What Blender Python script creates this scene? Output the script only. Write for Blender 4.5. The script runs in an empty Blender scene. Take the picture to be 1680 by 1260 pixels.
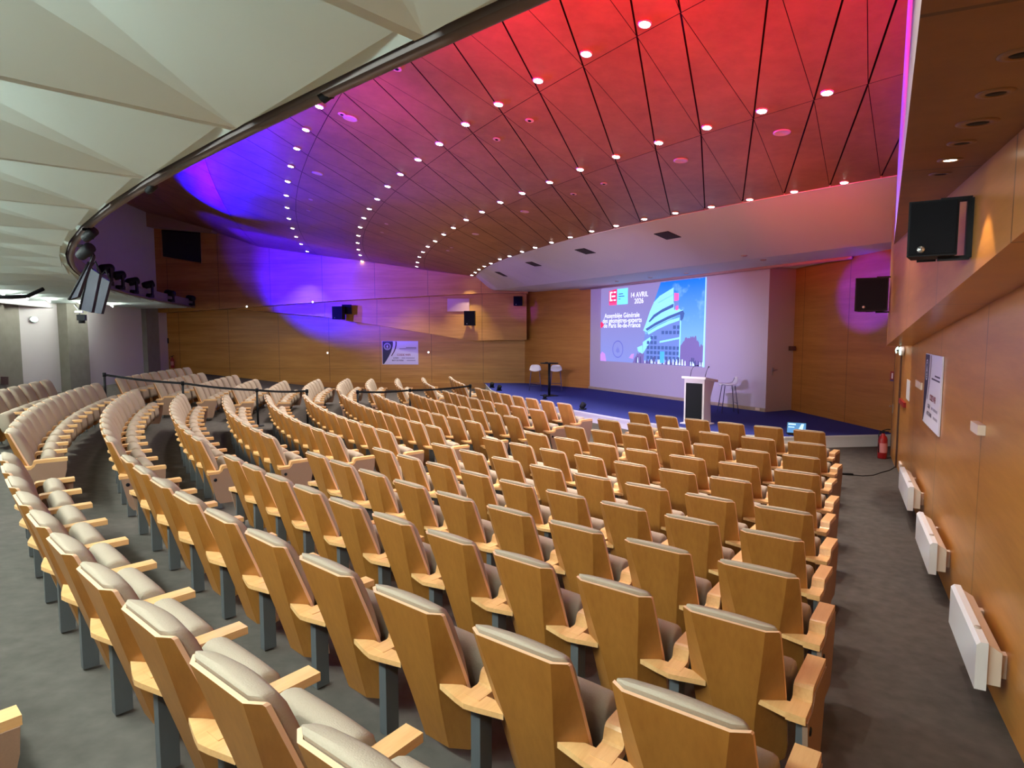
import bpy, bmesh, math, random
import numpy as np
from mathutils import Vector, Matrix
from mathutils.bvhtree import BVHTree

random.seed(7)
SC = bpy.context.scene
COL = SC.collection
U = 1.12                       # metres per survey unit
F = 1000.0                     # focal length in pixels of the 1680 x 1260 frame
TH = math.atan2(80.0, 1000.0)  # camera pitch below the horizon
CT, ST = math.cos(TH), math.sin(TH)
ZO = 2.13 * U                  # camera height over the flat floor in front of the stage

# ------------------------------------------------------------------ survey helpers
def ray(u, v):
    u = (u - 840) / F; v = (v - 630) / F
    return Vector((u, CT - ST * v, -ST - CT * v))
def bz(u, v, z):               # pixel -> point on the level z (survey units below or above the lens)
    d = ray(u, v); return d * (z * U / d.z)
def on_plane(u, v, P, n):
    d = ray(u, v); return d * (P.dot(n) / d.dot(n))
def V(x, y, z): return Vector((x * U, y * U, z * U))

# ------------------------------------------------------------------ mesh helper
class MB:
    def __init__(s): s.v = []; s.f = []; s.m = []; s.sm = []
    def vert(s, p): s.v.append(tuple(p)); return len(s.v) - 1
    def face(s, idx, m=0, smooth=False): s.f.append(tuple(idx)); s.m.append(m); s.sm.append(smooth)
    def poly(s, pts, m=0, smooth=False):
        s.face([s.vert(p) for p in pts], m, smooth)
    def box(s, c, h, m=0, M=None):
        c = Vector(c); idx = []
        for dz in (-1, 1):
            for dx, dy in ((-1, -1), (1, -1), (1, 1), (-1, 1)):
                p = Vector((c.x + dx * h[0], c.y + dy * h[1], c.z + dz * h[2]))
                idx.append(s.vert(M @ p if M else p))
        for q in ((3, 2, 1, 0), (4, 5, 6, 7), (0, 1, 5, 4), (1, 2, 6, 5), (2, 3, 7, 6), (3, 0, 4, 7)):
            s.face([idx[i] for i in q], m)
    def prism(s, pts, off, m=0, mside=None):    # polygon pts extruded by the vector off
        off = Vector(off); n = len(pts)
        a = [s.vert(p) for p in pts]; b = [s.vert(Vector(p) + off) for p in pts]
        s.face(a[::-1], m); s.face(b, m)
        for i in range(n):
            s.face((a[i], a[(i + 1) % n], b[(i + 1) % n], b[i]), m if mside is None else mside)
    def loft(s, rings, m=0, cap=True, smooth=True):
        ids = [[s.vert(p) for p in r] for r in rings]; n = len(ids[0])
        for a, b in zip(ids, ids[1:]):
            for i in range(n):
                s.face((a[i], a[(i + 1) % n], b[(i + 1) % n], b[i]), m, smooth)
        if cap: s.face(ids[0][::-1], m, smooth); s.face(ids[-1], m, smooth)
    def tube(s, pts, r, m=0, n=10, cap=True, smooth=True):
        pts = [Vector(p) for p in pts]; rings = []
        up = Vector((0, 0, 1))
        for i, p in enumerate(pts):
            t = (pts[min(i + 1, len(pts) - 1)] - pts[max(i - 1, 0)]).normalized()
            a = t.cross(up)
            if a.length < 1e-4: a = t.cross(Vector((1, 0, 0)))
            a.normalize(); b = t.cross(a).normalized()
            rr = r[i] if isinstance(r, (list, tuple)) else r
            rings.append([p + (a * math.cos(k * 2 * math.pi / n) + b * math.sin(k * 2 * math.pi / n)) * rr for k in range(n)])
        s.loft(rings, m, cap, smooth)
    def lathe(s, prof, m=0, n=20, M=None, smooth=True):
        rings = []
        for r, z in prof:
            rings.append([(M @ Vector((r * math.cos(k * 2 * math.pi / n), r * math.sin(k * 2 * math.pi / n), z)) if M else
                           Vector((r * math.cos(k * 2 * math.pi / n), r * math.sin(k * 2 * math.pi / n), z))) for k in range(n)])
        s.loft(rings, m, True, smooth)
    def data(s, name, mats):
        me = bpy.data.meshes.new(name)
        me.from_pydata(s.v, [], s.f)
        for mt in (mats if isinstance(mats, (list, tuple)) else [mats]): me.materials.append(mt)
        me.polygons.foreach_set('material_index', s.m)
        me.polygons.foreach_set('use_smooth', s.sm)
        bm = bmesh.new(); bm.from_mesh(me)
        bmesh.ops.recalc_face_normals(bm, faces=bm.faces); bm.to_mesh(me); bm.free()
        me.update(); return me
    def build(s, name, mats, parent=None, loc=None):
        o = bpy.data.objects.new(name, s.data(name, mats)); COL.objects.link(o)
        if parent is not None: o.parent = parent
        if loc is not None: o.location = loc
        return o

def tag(o, label=None, cat=None, group=None, kind=None):
    if label: o['label'] = label
    if cat: o['category'] = cat
    if group: o['group'] = group
    if kind: o['kind'] = kind
    return o
def empty(name, loc=(0, 0, 0), rz=0.0, label=None, cat=None, group=None):
    o = bpy.data.objects.new(name, None); COL.objects.link(o)
    o.location = loc; o.rotation_euler = (0, 0, rz); o.empty_display_size = .1
    return tag(o, label, cat, group)
def struct(mb, name, mats, parent=None):
    o = mb.build(name, mats, parent)
    if parent is None: o['kind'] = 'structure'
    return o
def frame_matrix(o, x, y, z):
    M = Matrix((x, y, z)).transposed().to_4x4(); M.translation = o; return M
ORD = ['zeroth', 'first', 'second', 'third', 'fourth', 'fifth', 'sixth', 'seventh', 'eighth', 'ninth', 'tenth', 'eleventh', 'twelfth',
       'thirteenth', 'fourteenth', 'fifteenth', 'sixteenth', 'seventeenth', 'eighteenth', 'nineteenth', 'twentieth', 'twenty-first']

# ------------------------------------------------------------------ materials
def new_mat(name):
    m = bpy.data.materials.new(name); m.use_nodes = True
    nt = m.node_tree; nt.nodes.clear()
    out = nt.nodes.new('ShaderNodeOutputMaterial'); b = nt.nodes.new('ShaderNodeBsdfPrincipled')
    nt.links.new(b.outputs[0], out.inputs[0]); return m, nt, b
def srgb(r, g, b):
    f = lambda c: (c / 255 / 12.92) if c / 255 <= .04045 else ((c / 255 + .055) / 1.055) ** 2.4
    return (f(r), f(g), f(b), 1)
def plain(name, c, rough=.6, metal=0.0, noise=0.0, nscale=40, bump=0.0, spec=.5):
    m, nt, b = new_mat(name)
    b.inputs['Base Color'].default_value = c; b.inputs['Roughness'].default_value = rough; b.inputs['Metallic'].default_value = metal
    b.inputs['Specular IOR Level'].default_value = spec
    if noise or bump:
        tc = nt.nodes.new('ShaderNodeTexCoord'); n = nt.nodes.new('ShaderNodeTexNoise')
        n.inputs['Scale'].default_value = nscale; n.inputs['Detail'].default_value = 4
        nt.links.new(tc.outputs['Object'], n.inputs['Vector'])
        if noise:
            mx = nt.nodes.new('ShaderNodeMix'); mx.data_type = 'RGBA'
            mx.inputs[6].default_value = tuple(x * (1 - noise) for x in c[:3]) + (1,)
            mx.inputs[7].default_value = tuple(min(1, x * (1 + noise)) for x in c[:3]) + (1,)
            nt.links.new(n.outputs['Fac'], mx.inputs[0]); nt.links.new(mx.outputs[2], b.inputs['Base Color'])
        if bump:
            bp = nt.nodes.new('ShaderNodeBump'); bp.inputs['Strength'].default_value = bump; bp.inputs['Distance'].default_value = .01
            nt.links.new(n.outputs['Fac'], bp.inputs['Height']); nt.links.new(bp.outputs[0], b.inputs['Normal'])
    return m
def emit(name, c, s):
    m, nt, b = new_mat(name)
    b.inputs['Base Color'].default_value = c; b.inputs['Emission Color'].default_value = c; b.inputs['Emission Strength'].default_value = s
    return m
def wood(name, c1, c2, scale, rough=.35, seam=None, seam_c=None, rnd=0.0, spec=.5, seamz=None):
    """scale: (x,y,z) stretch of the grain; seam: (direction, spacing, offset) of vertical panel joints; seamz: (spacing, offset)"""
    m, nt, b = new_mat(name); N = nt.nodes.new; L = nt.links.new
    tc = N('ShaderNodeTexCoord'); mp = N('ShaderNodeMapping'); mp.inputs['Scale'].default_value = scale
    L(tc.outputs['Object'], mp.inputs['Vector'])
    n1 = N('ShaderNodeTexNoise'); n1.inputs['Scale'].default_value = 3.0; n1.inputs['Detail'].default_value = 6; n1.inputs['Roughness'].default_value = .65
    n2 = N('ShaderNodeTexNoise'); n2.inputs['Scale'].default_value = .7; n2.inputs['Detail'].default_value = 2
    L(mp.outputs[0], n1.inputs['Vector']); L(mp.outputs[0], n2.inputs['Vector'])
    ad = N('ShaderNodeMath'); ad.operation = 'ADD'; L(n1.outputs['Fac'], ad.inputs[0]); L(n2.outputs['Fac'], ad.inputs[1])
    rp = N('ShaderNodeMapRange'); rp.inputs[1].default_value = .7; rp.inputs[2].default_value = 1.3; L(ad.outputs[0], rp.inputs[0])
    mx = N('ShaderNodeMix'); mx.data_type = 'RGBA'; mx.inputs[6].default_value = c1; mx.inputs[7].default_value = c2
    L(rp.outputs[0], mx.inputs[0]); colour = mx.outputs[2]
    if rnd:
        oi = N('ShaderNodeObjectInfo'); hv = N('ShaderNodeHueSaturation'); mr = N('ShaderNodeMapRange')
        mr.inputs[3].default_value = 1 - rnd; mr.inputs[4].default_value = 1 + rnd
        L(oi.outputs['Random'], mr.inputs[0]); L(mr.outputs[0], hv.inputs['Value']); L(colour, hv.inputs['Color']); colour = hv.outputs[0]
    def joint(src, spacing, offset, width, colour):
        s1 = N('ShaderNodeMath'); s1.operation = 'MULTIPLY_ADD'; s1.inputs[1].default_value = 1 / spacing; s1.inputs[2].default_value = offset
        L(src, s1.inputs[0]); s2 = N('ShaderNodeMath'); s2.operation = 'FRACT'; L(s1.outputs[0], s2.inputs[0])
        s3 = N('ShaderNodeMath'); s3.operation = 'LESS_THAN'; s3.inputs[1].default_value = width / spacing; L(s2.outputs[0], s3.inputs[0])
        s4 = N('ShaderNodeMath'); s4.operation = 'MULTIPLY'; s4.inputs[1].default_value = .6; L(s3.outputs[0], s4.inputs[0])
        m2 = N('ShaderNodeMix'); m2.data_type = 'RGBA'; m2.inputs[7].default_value = seam_c or (.02, .01, .004, 1)
        L(s4.outputs[0], m2.inputs[0]); L(colour, m2.inputs[6]); return m2.outputs[2]
    if seam:
        dt = N('ShaderNodeVectorMath'); dt.operation = 'DOT_PRODUCT'; dt.inputs[1].default_value = tuple(seam[0])
        L(tc.outputs['Object'], dt.inputs[0]); colour = joint(dt.outputs['Value'], seam[1], seam[2], .022, colour)
    if seamz:
        sx = N('ShaderNodeSeparateXYZ'); L(tc.outputs['Object'], sx.inputs[0]); colour = joint(sx.outputs[2], seamz[0], seamz[1], .010, colour)
    L(colour, b.inputs['Base Color']); b.inputs['Roughness'].default_value = rough; b.inputs['Specular IOR Level'].default_value = spec
    return m

RW_D = Vector((.537, 1, 0)).normalized()       # along the heater-side wall, towards the stage
LW_D = Vector((-.9984, .056, 0)).normalized()  # along the far wall, away from the stage
M_WALL_R = wood('maple_panel_heater_wall', srgb(176, 112, 44), srgb(204, 142, 68), (.5, .5, 5), .28, (RW_D, 2.35, .53))
M_WALL_L = wood('maple_panel_far_wall', srgb(178, 118, 44), srgb(208, 150, 70), (.35, .35, 5), .4, (LW_D, 2.33, .80), seamz=(1.16, .3))
M_WALL_S = wood('maple_panel_stage_wall', srgb(165, 104, 42), srgb(192, 132, 62), (.35, .35, 5), .4)
M_CEIL = wood('maple_panel_ceiling', srgb(138, 88, 48), srgb(162, 108, 64), (2, 2, 2), .45)
M_DARK = plain('dark_gap', (.008, .006, .006, 1), .9)
M_SHELL = wood('plywood_seat_shell', srgb(146, 92, 36), srgb(164, 108, 46), (14, 14, 1.2), .42, rnd=.06)
M_EDGE = plain('plywood_edge', srgb(232, 184, 150), .5)
M_ARM = wood('beech_armrest', srgb(208, 154, 98), srgb(230, 182, 124), (14, 1.5, 14), .35, rnd=.05)
M_FAB = plain('beige_seat_fabric', srgb(166, 150, 132), .95, noise=.1, nscale=160, bump=.25, spec=.15)
M_PANELF = plain('taupe_end_panel_fabric', srgb(150, 118, 98), .9, noise=.08, nscale=120, spec=.15)
M_LEG = plain('grey_painted_steel', srgb(88, 90, 92), .5, .2)
M_BLACK = plain('black_plastic', (.008, .008, .01, 1), .6, spec=.2)
M_BLACKM = plain('black_metal', (.008, .008, .01, 1), .5, .2, spec=.2)
M_CARPET = plain('charcoal_carpet', srgb(84, 78, 73), .97, noise=.35, nscale=9, bump=.3, spec=.1)
M_NAVY = plain('navy_stage_carpet', srgb(56, 62, 130), .95, noise=.12, nscale=60, spec=.1)
M_WHITE = plain('white_paint', srgb(226, 222, 220), .6, noise=.02, nscale=3)
M_SAIL = plain('white_ceiling_sail', srgb(222, 240, 234), .7)
M_SCREEN = plain('matt_white_wall', srgb(200, 190, 208), .85)
M_GREY = plain('warm_grey_paint', srgb(176, 160, 146), .6)
M_CONC = plain('raw_concrete', srgb(140, 136, 124), .85, noise=.2, nscale=4, bump=.2)
M_PIPE = plain('brown_metal_tube', srgb(112, 96, 90), .45, .3)
M_GLOW = emit('lamp_glow', (1, .97, .88, 1), 30)
M_GLOW_S = emit('small_lamp_glow', (1, .9, .78, 1), 6)
M_TUBE = emit('fluorescent_tube', (.86, 1, .95, 1), 540)
M_TUBE2 = emit('fluorescent_tube_dimmed', (.98, 1, .92, 1), 110)
M_RED = plain('red_enamel', srgb(150, 22, 26), .3)
M_STEEL = plain('brushed_steel', srgb(170, 168, 165), .3, .9)
M_CREAM = plain('cream_plastic', srgb(228, 208, 190), .5)
M_WHITEP = plain('white_plastic', srgb(235, 232, 232), .35)

# ------------------------------------------------------------------ seating survey: rows are arcs about one centre
C = V(15.11, 21.657, 0)
ROW_R = [26.352, 25.495, 24.638, 23.77, 22.931, 22.119, 21.319, 20.491, 19.727, 18.902, 18.09, 17.23]
ROW_Z = [-.935, -1.03, -1.135, -1.224, -1.294, -1.346, -1.379, -1.396, -1.40, -1.388, -1.363, -1.328]
ROW_A0 = [0, -.873, -.866, -.861, -.86, -.86, -.858, -.858, -.857, -.858, -.86, -.863]
ROW_W = [.60, .599, .611, .566, .596, .56, .592, .551, .591, .546, .603, .552]
ROW_N = [0, 11, 10, 10, 9, 9, 8, 8, 7, 7, 6, 6]
HT = .80
def floor_z(R):                # R in survey units
    if R <= ROW_R[-1]: return ROW_Z[-1] - HT
    if R >= ROW_R[0]: return ROW_Z[0] - HT + (min(R, 28) - ROW_R[0]) * .1
    return float(np.interp(R, ROW_R[::-1], ROW_Z[::-1])) - HT
def floor_at(p): return floor_z(((p - C).xy.length) / U) * U

mb = MB()
RS = [9, 12, 14, 15.5, 17.23] + [17.23 + i * .3 for i in range(1, 37)]
AS = [-2.05 + i * .03 for i in range(66)]
grid = [[mb.vert((C.x + R * U * math.sin(a), C.y - R * U * math.cos(a), floor_z(R) * U)) for a in AS] for R in RS]
for i in range(len(RS) - 1):
    for j in range(len(AS) - 1):
        mb.face((grid[i][j], grid[i][j + 1], grid[i + 1][j + 1], grid[i + 1][j]), 0, True)
struct(mb, 'floor', M_CARPET)

# ------------------------------------------------------------------ theatre seat, built once
PITCH = .575
def y0(z): return (HT - z) * .29
def strip(mb, levels, th):
    """levels: (z, fold, outer) -> folded plywood shell, four columns wide, closed solid"""
    rear, front = [], []
    for z, fo, ou in levels:
        yb = y0(z); r = []
        for x in (-ou, -fo, fo, ou):
            r.append(Vector((x, yb + .68 * max(0, abs(x) - fo), z)))
        rear.append([mb.vert(p * U) for p in r]); front.append([mb.vert((p + Vector((0, th, 0))) * U) for p in r])
    n = len(levels)
    for i in range(n - 1):
        for j in range(3):
            mb.face((rear[i][j], rear[i][j + 1], rear[i + 1][j + 1], rear[i + 1][j]), 0)
            mb.face((front[i][j + 1], front[i][j], front[i + 1][j], front[i + 1][j + 1]), 0)
        for j in (0, 3):
            mb.face((rear[i][j], rear[i + 1][j], front[i + 1][j], front[i][j]), 1)
    for i in (0, n - 1):
        for j in range(3):
            mb.face((rear[i][j], rear[i][j + 1], front[i][j + 1], front[i][j]), 1)
mb = MB()
strip(mb, [(.800, .160, .206), (.792, .159, .211), (.62, .136, .214), (.45, .110, .214), (.30, .092, .212), (.17, .080, .208), (.10, .076, .196), (.066, .074, .150)], .017)
D_SHELL = mb.data('backrest_shell', [M_SHELL, M_EDGE])

def rrect(hx, hy, r, n=4):
    pts = []
    for cx, cy, a0 in ((hx - r, hy - r, 0), (-hx + r, hy - r, 90), (-hx + r, -hy + r, 180), (hx - r, -hy + r, 270)):
        for k in range(n + 1):
            a = math.radians(a0 + 90 * k / n); pts.append((cx + r * math.cos(a), cy + r * math.sin(a)))
    return pts
mb = MB(); rings = []
def cring(z, sc, th):           # cushion section: rear face follows the folded shell, front face softly rounded
    fo = float(np.interp(z, [.30, .45, .62, .80], [.092, .110, .138, .166])); hx = .202 * sc
    w = .68 * (hx - fo); pts = [(-fo * .96, .020), (fo * .96, .020), (hx, .022 + w)]
    for k in range(1, 8):
        t = math.pi / 2 * k / 8; pts.append((hx - .05 * (1 - math.cos(t)), .022 + w + (th - w) * math.sin(t) if th > w else .022 + w))
    for k in range(7): pts.append(((hx - .05) * (1 - 2 * (k + .5) / 7), .022 + max(th, w) + .012 * math.sin(math.pi * (k + .5) / 7)))
    for k in range(7, 0, -1):
        t = math.pi / 2 * k / 8; pts.append((-(hx - .05 * (1 - math.cos(t))), .022 + w + (th - w) * math.sin(t) if th > w else .022 + w))
    pts.append((-hx, .022 + w))
    return [Vector((x, y + y0(z), z)) * U for x, y in pts]
for z, sc, th in ((.375, .90, .05), (.39, .96, .085), (.44, 1, .105), (.56, 1, .112), (.66, 1, .105), (.74, 1, .095), (.785, .99, .08), (.804, .975, .062), (.815, .95, .035), (.8165, .93, .02)):
    rings.append(cring(z, sc, th))
mb.loft(rings); D_CUSH = mb.data('back_cushion', M_FAB)
mb = MB(); rings = []
prof = []
for k in range(9):
    a = math.pi * k / 8; prof.append((.075 * math.cos(a), .50 + .07 * math.sin(a)))
prof = [(.072, .27), (.078, .36)] + prof + [(-.07, .36), (-.05, .27)]
for x, s in ((-.212, .72), (-.206, .88), (-.19, .97), (-.1, 1.0), (0, 1.01), (.1, 1.0), (.19, .97), (.206, .88), (.212, .72)):
    rings.append([Vector((x, .372 + y * s - (z - .4) * .12, .39 + (z - .42) * (s * .5 + .5))) * U for y, z in prof])
mb.loft(rings); D_SEAT = mb.data('folded_seat', M_FAB)

def arm_mb(x0, ends=0):
    mb = MB(); t = .034; hw = .040
    side = [(.085 if ends else .12, .44), (.208, .44), (.219, .446), (.231, .488), (.242, .499), (.26, .502), (.40, .503), (.527, .503)]
    top, bot = [], []
    for y, z in side:
        top.append((mb.vert(Vector((x0 - hw, y, z)) * U), mb.vert(Vector((x0 + hw, y, z)) * U)))
        yb = y + (.014 if .21 < y < .245 else 0)
        bot.append((mb.vert(Vector((x0 - hw, yb, z - t)) * U), mb.vert(Vector((x0 + hw, yb, z - t)) * U)))
    for i in range(len(side) - 1):
        mb.face((top[i][0], top[i][1], top[i + 1][1], top[i + 1][0])); mb.face((bot[i][0], bot[i + 1][0], bot[i + 1][1], bot[i][1]))
        mb.face((top[i][0], top[i + 1][0], bot[i + 1][0], bot[i][0])); mb.face((top[i][1], bot[i][1], bot[i + 1][1], top[i + 1][1]))
    mb.face((top[-1][0], top[-1][1], bot[-1][1], bot[-1][0])); mb.face((top[0][0], bot[0][0], bot[0][1], top[0][1]))
    if ends:                    # shelf filling the corner under the neighbouring wing
        plate = [(x0 - ends * hw, .085), (x0 - ends * .158, .115), (x0 - ends * .085, .17), (x0 - ends * hw, .18)]
    else:
        plate = [(x0, .072), (x0 + .05, .082), (x0 + .165, .114), (x0 + .09, .17), (x0 - .09, .17), (x0 - .165, .114), (x0 - .05, .082)]
    mb.prism([Vector((x, y, .4140)) * U for x, y in plate], (0, 0, .0235 * U))
    return mb
D_ARM = {0: arm_mb(-PITCH / 2).data('armrest', M_ARM), -1: arm_mb(-.272, -1).data('armrest', M_ARM), 1: arm_mb(.272, 1).data('armrest', M_ARM)}
def leg_mb(x0):
    mb = MB()
    mb.box(Vector((x0, .185, .203)) * U, Vector((.024, .038, .203)) * U)
    return mb
D_LEG = {s: leg_mb(s * PITCH / 2).data('leg', M_LEG) for s in (-1, 1)}
def panel_mb(x0, s):
    mb = MB()
    pts = [(.10, .41), (.205, .41), (.24, .44), (.26, .468), (.52, .469), (.515, .38), (.46, .13), (.43, .06), (.20, .06), (.16, .12)]
    xa = x0 + (.024 if s > 0 else -.024)
    mb.prism([Vector((xa, y, z)) * U for y, z in pts], Vector((.022 * s, 0, 0)) * U)
    return mb
D_PANEL = {s: panel_mb(s * .272, s).data('end_panel', M_PANELF) for s in (-1, 1)}
def badge_mb(x0, s):
    mb = MB(); xa = x0 + s * .046
    M = Matrix.Translation(Vector((xa, .16, .345)) * U) @ Matrix.Rotation(s * math.pi / 2, 4, 'Y')
    mb.lathe([(.001, .006 * U), (.016 * U, .006 * U), (.02 * U, 0)], 0, 14, M); return mb
D_BADGE = {s: badge_mb(s * .272, s).data('row_badge', M_BLACK) for s in (-1, 1)}

def link(name, data, parent):
    o = bpy.data.objects.new(name, data); COL.objects.link(o); o.parent = parent; return o
def copy_of(o, parent):
    c = o.copy(); COL.objects.link(c); c.parent = parent; return c
PROTO = {}
def seat_parts(root, left_end, right_end):
    for nm, d in (('backrest', D_SHELL), ('back_cushion', D_CUSH), ('seat', D_SEAT), ('armrest', D_ARM[-1] if left_end else D_ARM[0]), ('leg', D_LEG[-1])):
        if left_end and nm == 'armrest': link(nm, d, root)
        elif nm in PROTO: copy_of(PROTO[nm], root)
        else: PROTO[nm] = link(nm, d, root)
    for flag, s in ((left_end, -1), (right_end, 1)):
        if not flag: continue
        if s == 1: link('armrest', D_ARM[1], root); link('leg', D_LEG[1], root)
        p = link('end_panel', D_PANEL[s], root); link('row_badge', D_BADGE[s], p)
BLOCKS = {'near': 'theatre seats of the near block', 'middle': 'theatre seats of the middle block', 'far': 'theatre seats of the far block'}
def place_seat(k, a, W, label, block, le, re):
    R = ROW_R[k] + .052
    p = Vector((C.x + R * U * math.sin(a), C.y - R * U * math.cos(a), (ROW_Z[k] - HT) * U))
    root = empty('theatre_seat', p, a, label, 'theatre seat', BLOCKS[block])
    root.scale.x = W / PITCH
    seat_parts(root, le, re)
    return root
def rowname(k):
    n = 12 - k
    return 'front row' if n == 1 else ('back row' if k == 0 else ORD[n] + ' row from stage')
def seat_label(block, k, n):
    ref = {'near': 'heater aisle', 'middle': 'its near aisle', 'far': 'the barrier'}[block]
    return f'beige wood-backed theatre seat, {block} block, {rowname(k)}, {ORD[n]} from {ref}'
HS = .2075 / PITCH
for k in range(1, 12):
    n = ROW_N[k]; da = ROW_W[k] / ROW_R[k]
    for i in range(n):
        place_seat(k, ROW_A0[k] + (i + HS) * da, ROW_W[k], seat_label('near', k, n - i), 'near', i == 0, i == n - 1)
a00 = -.7034 - .2075 / ROW_R[0] - .08 / ROW_R[0]
place_seat(0, a00, .6, seat_label('near', 0, 1), 'near', False, True)
place_seat(0, a00 - .6 / ROW_R[0], .6, seat_label('near', 0, 2), 'near', False, False)
MID_A = [0, -.927, -.904, -.906, -.911, -.907, -.910, -.912, -.913, -.917, -.933, -.947]
MID_N = [0, 13, 12, 12, 11, 12, 11, 11, 10, 10, 8, 8]
for k in range(1, 12):
    n = MID_N[k]; da = ROW_W[k] / ROW_R[k]
    for i in range(n):           # i = 0 is the seat on the near aisle
        place_seat(k, MID_A[k] - (i + HS) * da, ROW_W[k], seat_label('middle', k, i + 1), 'middle', i == n - 1, i == 0)
da = .58 / ROW_R[0]
for i in range(7):
    place_seat(0, -1.226 + (i + .5) * da, .58, f'beige wood-backed theatre seat, middle block, back row, {ORD[i+1]} from its far end', 'middle', i == 0, False)
FAR_A = [0, -1.277, -1.268, -1.262, -1.256, -1.258, -1.262, -1.262, -1.262, -1.262, -1.262, -1.262]
FAR_N = [0, 9, 7, 8, 6, 6, 7, 8, 7, 7, 6, 6]
for k in range(1, 12):
    n = FAR_N[k]; da = ROW_W[k] / ROW_R[k]
    for i in range(n):
        place_seat(k, FAR_A[k] - (i + HS) * da, ROW_W[k], seat_label('far', k, i + 1), 'far', i == n - 1, i == 0)

# ------------------------------------------------------------------ stage
ZS = -1.90                     # stage level
front = [bz(797, 630, ZS), bz(806, 640, ZS), bz(826, 647.5, ZS), bz(868, 659, ZS), bz(948.6, 674, ZS), bz(1033, 689, ZS), bz(1117, 701, ZS),
         bz(1170, 708, ZS), bz(1224, 713.5, ZS), bz(1288, 716.5, ZS), bz(1320, 716, ZS), bz(1400, 714, ZS), bz(1474, 712.5, ZS)]
back = [V(9.2, 11.9, ZS), V(9.5, 17, ZS), V(3.5, 27, ZS), V(-1.5, 27, ZS), V(-1.3, 24.9, ZS)]
mb = MB()
mb.poly(front + back, 0)
st = struct(mb, 'stage', M_NAVY)
zf = floor_z(10) * U
mb = MB()
for a, b in zip(front, front[1:]):
    mb.poly([a - Vector((0, 0, .02)), b - Vector((0, 0, .02)), Vector((b.x, b.y, zf - .02)), Vector((a.x, a.y, zf - .02))])
rise = mb.build('riser', M_WHITE, st)
mb = MB()
for a, b in zip(front, front[1:]):
    n = (b - a).cross(Vector((0, 0, 1))).normalized()
    mb.prism([a - Vector((0, 0, .028)), b - Vector((0, 0, .028)), b + Vector((0, 0, .004)), a + Vector((0, 0, .004))], n * .018)
mb.build('nosing', M_WHITEP, st)

# ------------------------------------------------------------------ stage back wall, screen wall and side returns
ZC = 1.67                      # level stage ceiling
S0 = bz(930, 632.5, ZS); S1 = bz(1255.5, 676, ZS)
sd = (S1 - S0).normalized(); sn = Vector((sd.y, -sd.x, 0)).normalized()
if sn.y > 0: sn = -sn          # towards the seats
ztop = ZC * U + .3
mb = MB()
mb.prism([S0, S1, Vector((S1.x, S1.y, ztop)), Vector((S0.x, S0.y, ztop))], -sn * .25)
struct(mb, 'wall_screen', M_SCREEN)
mb = MB()
mb.prism([S0 + sn * .002, S1 + sn * .002, S1 + sn * .002 + Vector((0, 0, .10)), S0 + sn * .002 + Vector((0, 0, .10))], sn * .015)
struct(mb, 'baseboard_screen', wood('oak_skirting', srgb(160, 140, 118), srgb(186, 166, 142), (4, 4, 20), .5))
T0 = bz(861, 628.5, ZS); T1 = bz(926, 634, ZS)
td = (T1 - T0).normalized()
mb = MB(); a = T0 - td * .3; b = T1 + td * 6
mb.poly([a, b, Vector((b.x, b.y, ztop)), Vector((a.x, a.y, ztop))])
struct(mb, 'wall_stage', M_WALL_S)
G1 = bz(1298, 672.5, ZS); H1 = bz(1475, 713.5, ZS)
mb = MB(); a = S1 + sd * .002
mb.poly([a, G1, Vector((G1.x, G1.y, ztop)), Vector((a.x, a.y, ztop))])
struct(mb, 'wall_return', M_GREY)
hd = (H1 - G1).normalized()
mb = MB(); b = H1 + hd * 1.6
mb.poly([G1, b, Vector((b.x, b.y, ztop + .4)), Vector((G1.x, G1.y, ztop + .4))])
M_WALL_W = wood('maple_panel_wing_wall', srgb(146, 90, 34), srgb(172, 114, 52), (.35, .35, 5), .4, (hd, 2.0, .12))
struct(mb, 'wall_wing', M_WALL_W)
# grey door in the return: handle plate and lever
gn = (G1 - S1).normalized(); gv = Vector((-gn.y, gn.x, 0))
if gv.y > 0: gv = -gv
hp = on_plane(1267, 609, S1, gv)
mb = MB(); Mx = frame_matrix(hp + gv * .012, gn, gv, Vector((0, 0, 1)))
mb.box((0, 0, 0), (.02, .008, .11), 0, Mx); mb.tube([Mx @ Vector((0, 0, .04)), Mx @ Vector((0, .05, .04)), Mx @ Vector((.12, .055, .04))], .009)
tag(mb.build('door_handle', M_STEEL), 'dark lever handle on the grey door beside the white screen wall', 'door handle')

# ------------------------------------------------------------------ far wall: lower field, wedge and upper band
LN = Vector((LW_D.y, -LW_D.x, 0)).normalized()
if LN.y > 0: LN = -LN
L0 = T0.copy(); L0.z = 0
def lw(u, v, off): return on_plane(u, v, L0 + LN * off * U, LN)
P_left = lw(281, 600, 0); P_left.z = 0
mb = MB(); a = P_left + LW_D * 2.0; b = L0 - LW_D * .0
zl = -2.4 * U
mb.poly([Vector((a.x, a.y, zl)), Vector((b.x, b.y, zl)), Vector((b.x, b.y, 1.5 * U)), Vector((a.x, a.y, 1.5 * U))])
struct(mb, 'wall_left', M_WALL_L)
mb = MB()
lo_px = [(388, 507.5), (525, 519), (640, 537), (775, 559), (864, 557.5)]
wb = [lw(u, v, .42) for u, v in lo_px]; wt = [lw(u, 465, .30) for u, v in lo_px]
for i in range(4):
    mb.poly([wb[i], wb[i + 1], wt[i + 1], wt[i]])
    k0, k1 = lw(*lo_px[i], 0), lw(*lo_px[i + 1], 0); k0.z, k1.z = wb[i].z, wb[i + 1].z
    mb.poly([wb[i], wb[i + 1], k1, k0])
struct(mb, 'wall_left_wedge', M_WALL_L)
mb = MB()
lo = [lw(250, 513.5, .62), lw(400, 504.5, .62), lw(555, 493, .62), lw(779, 481.5, .62), lw(866, 481.5, .62)]
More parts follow.
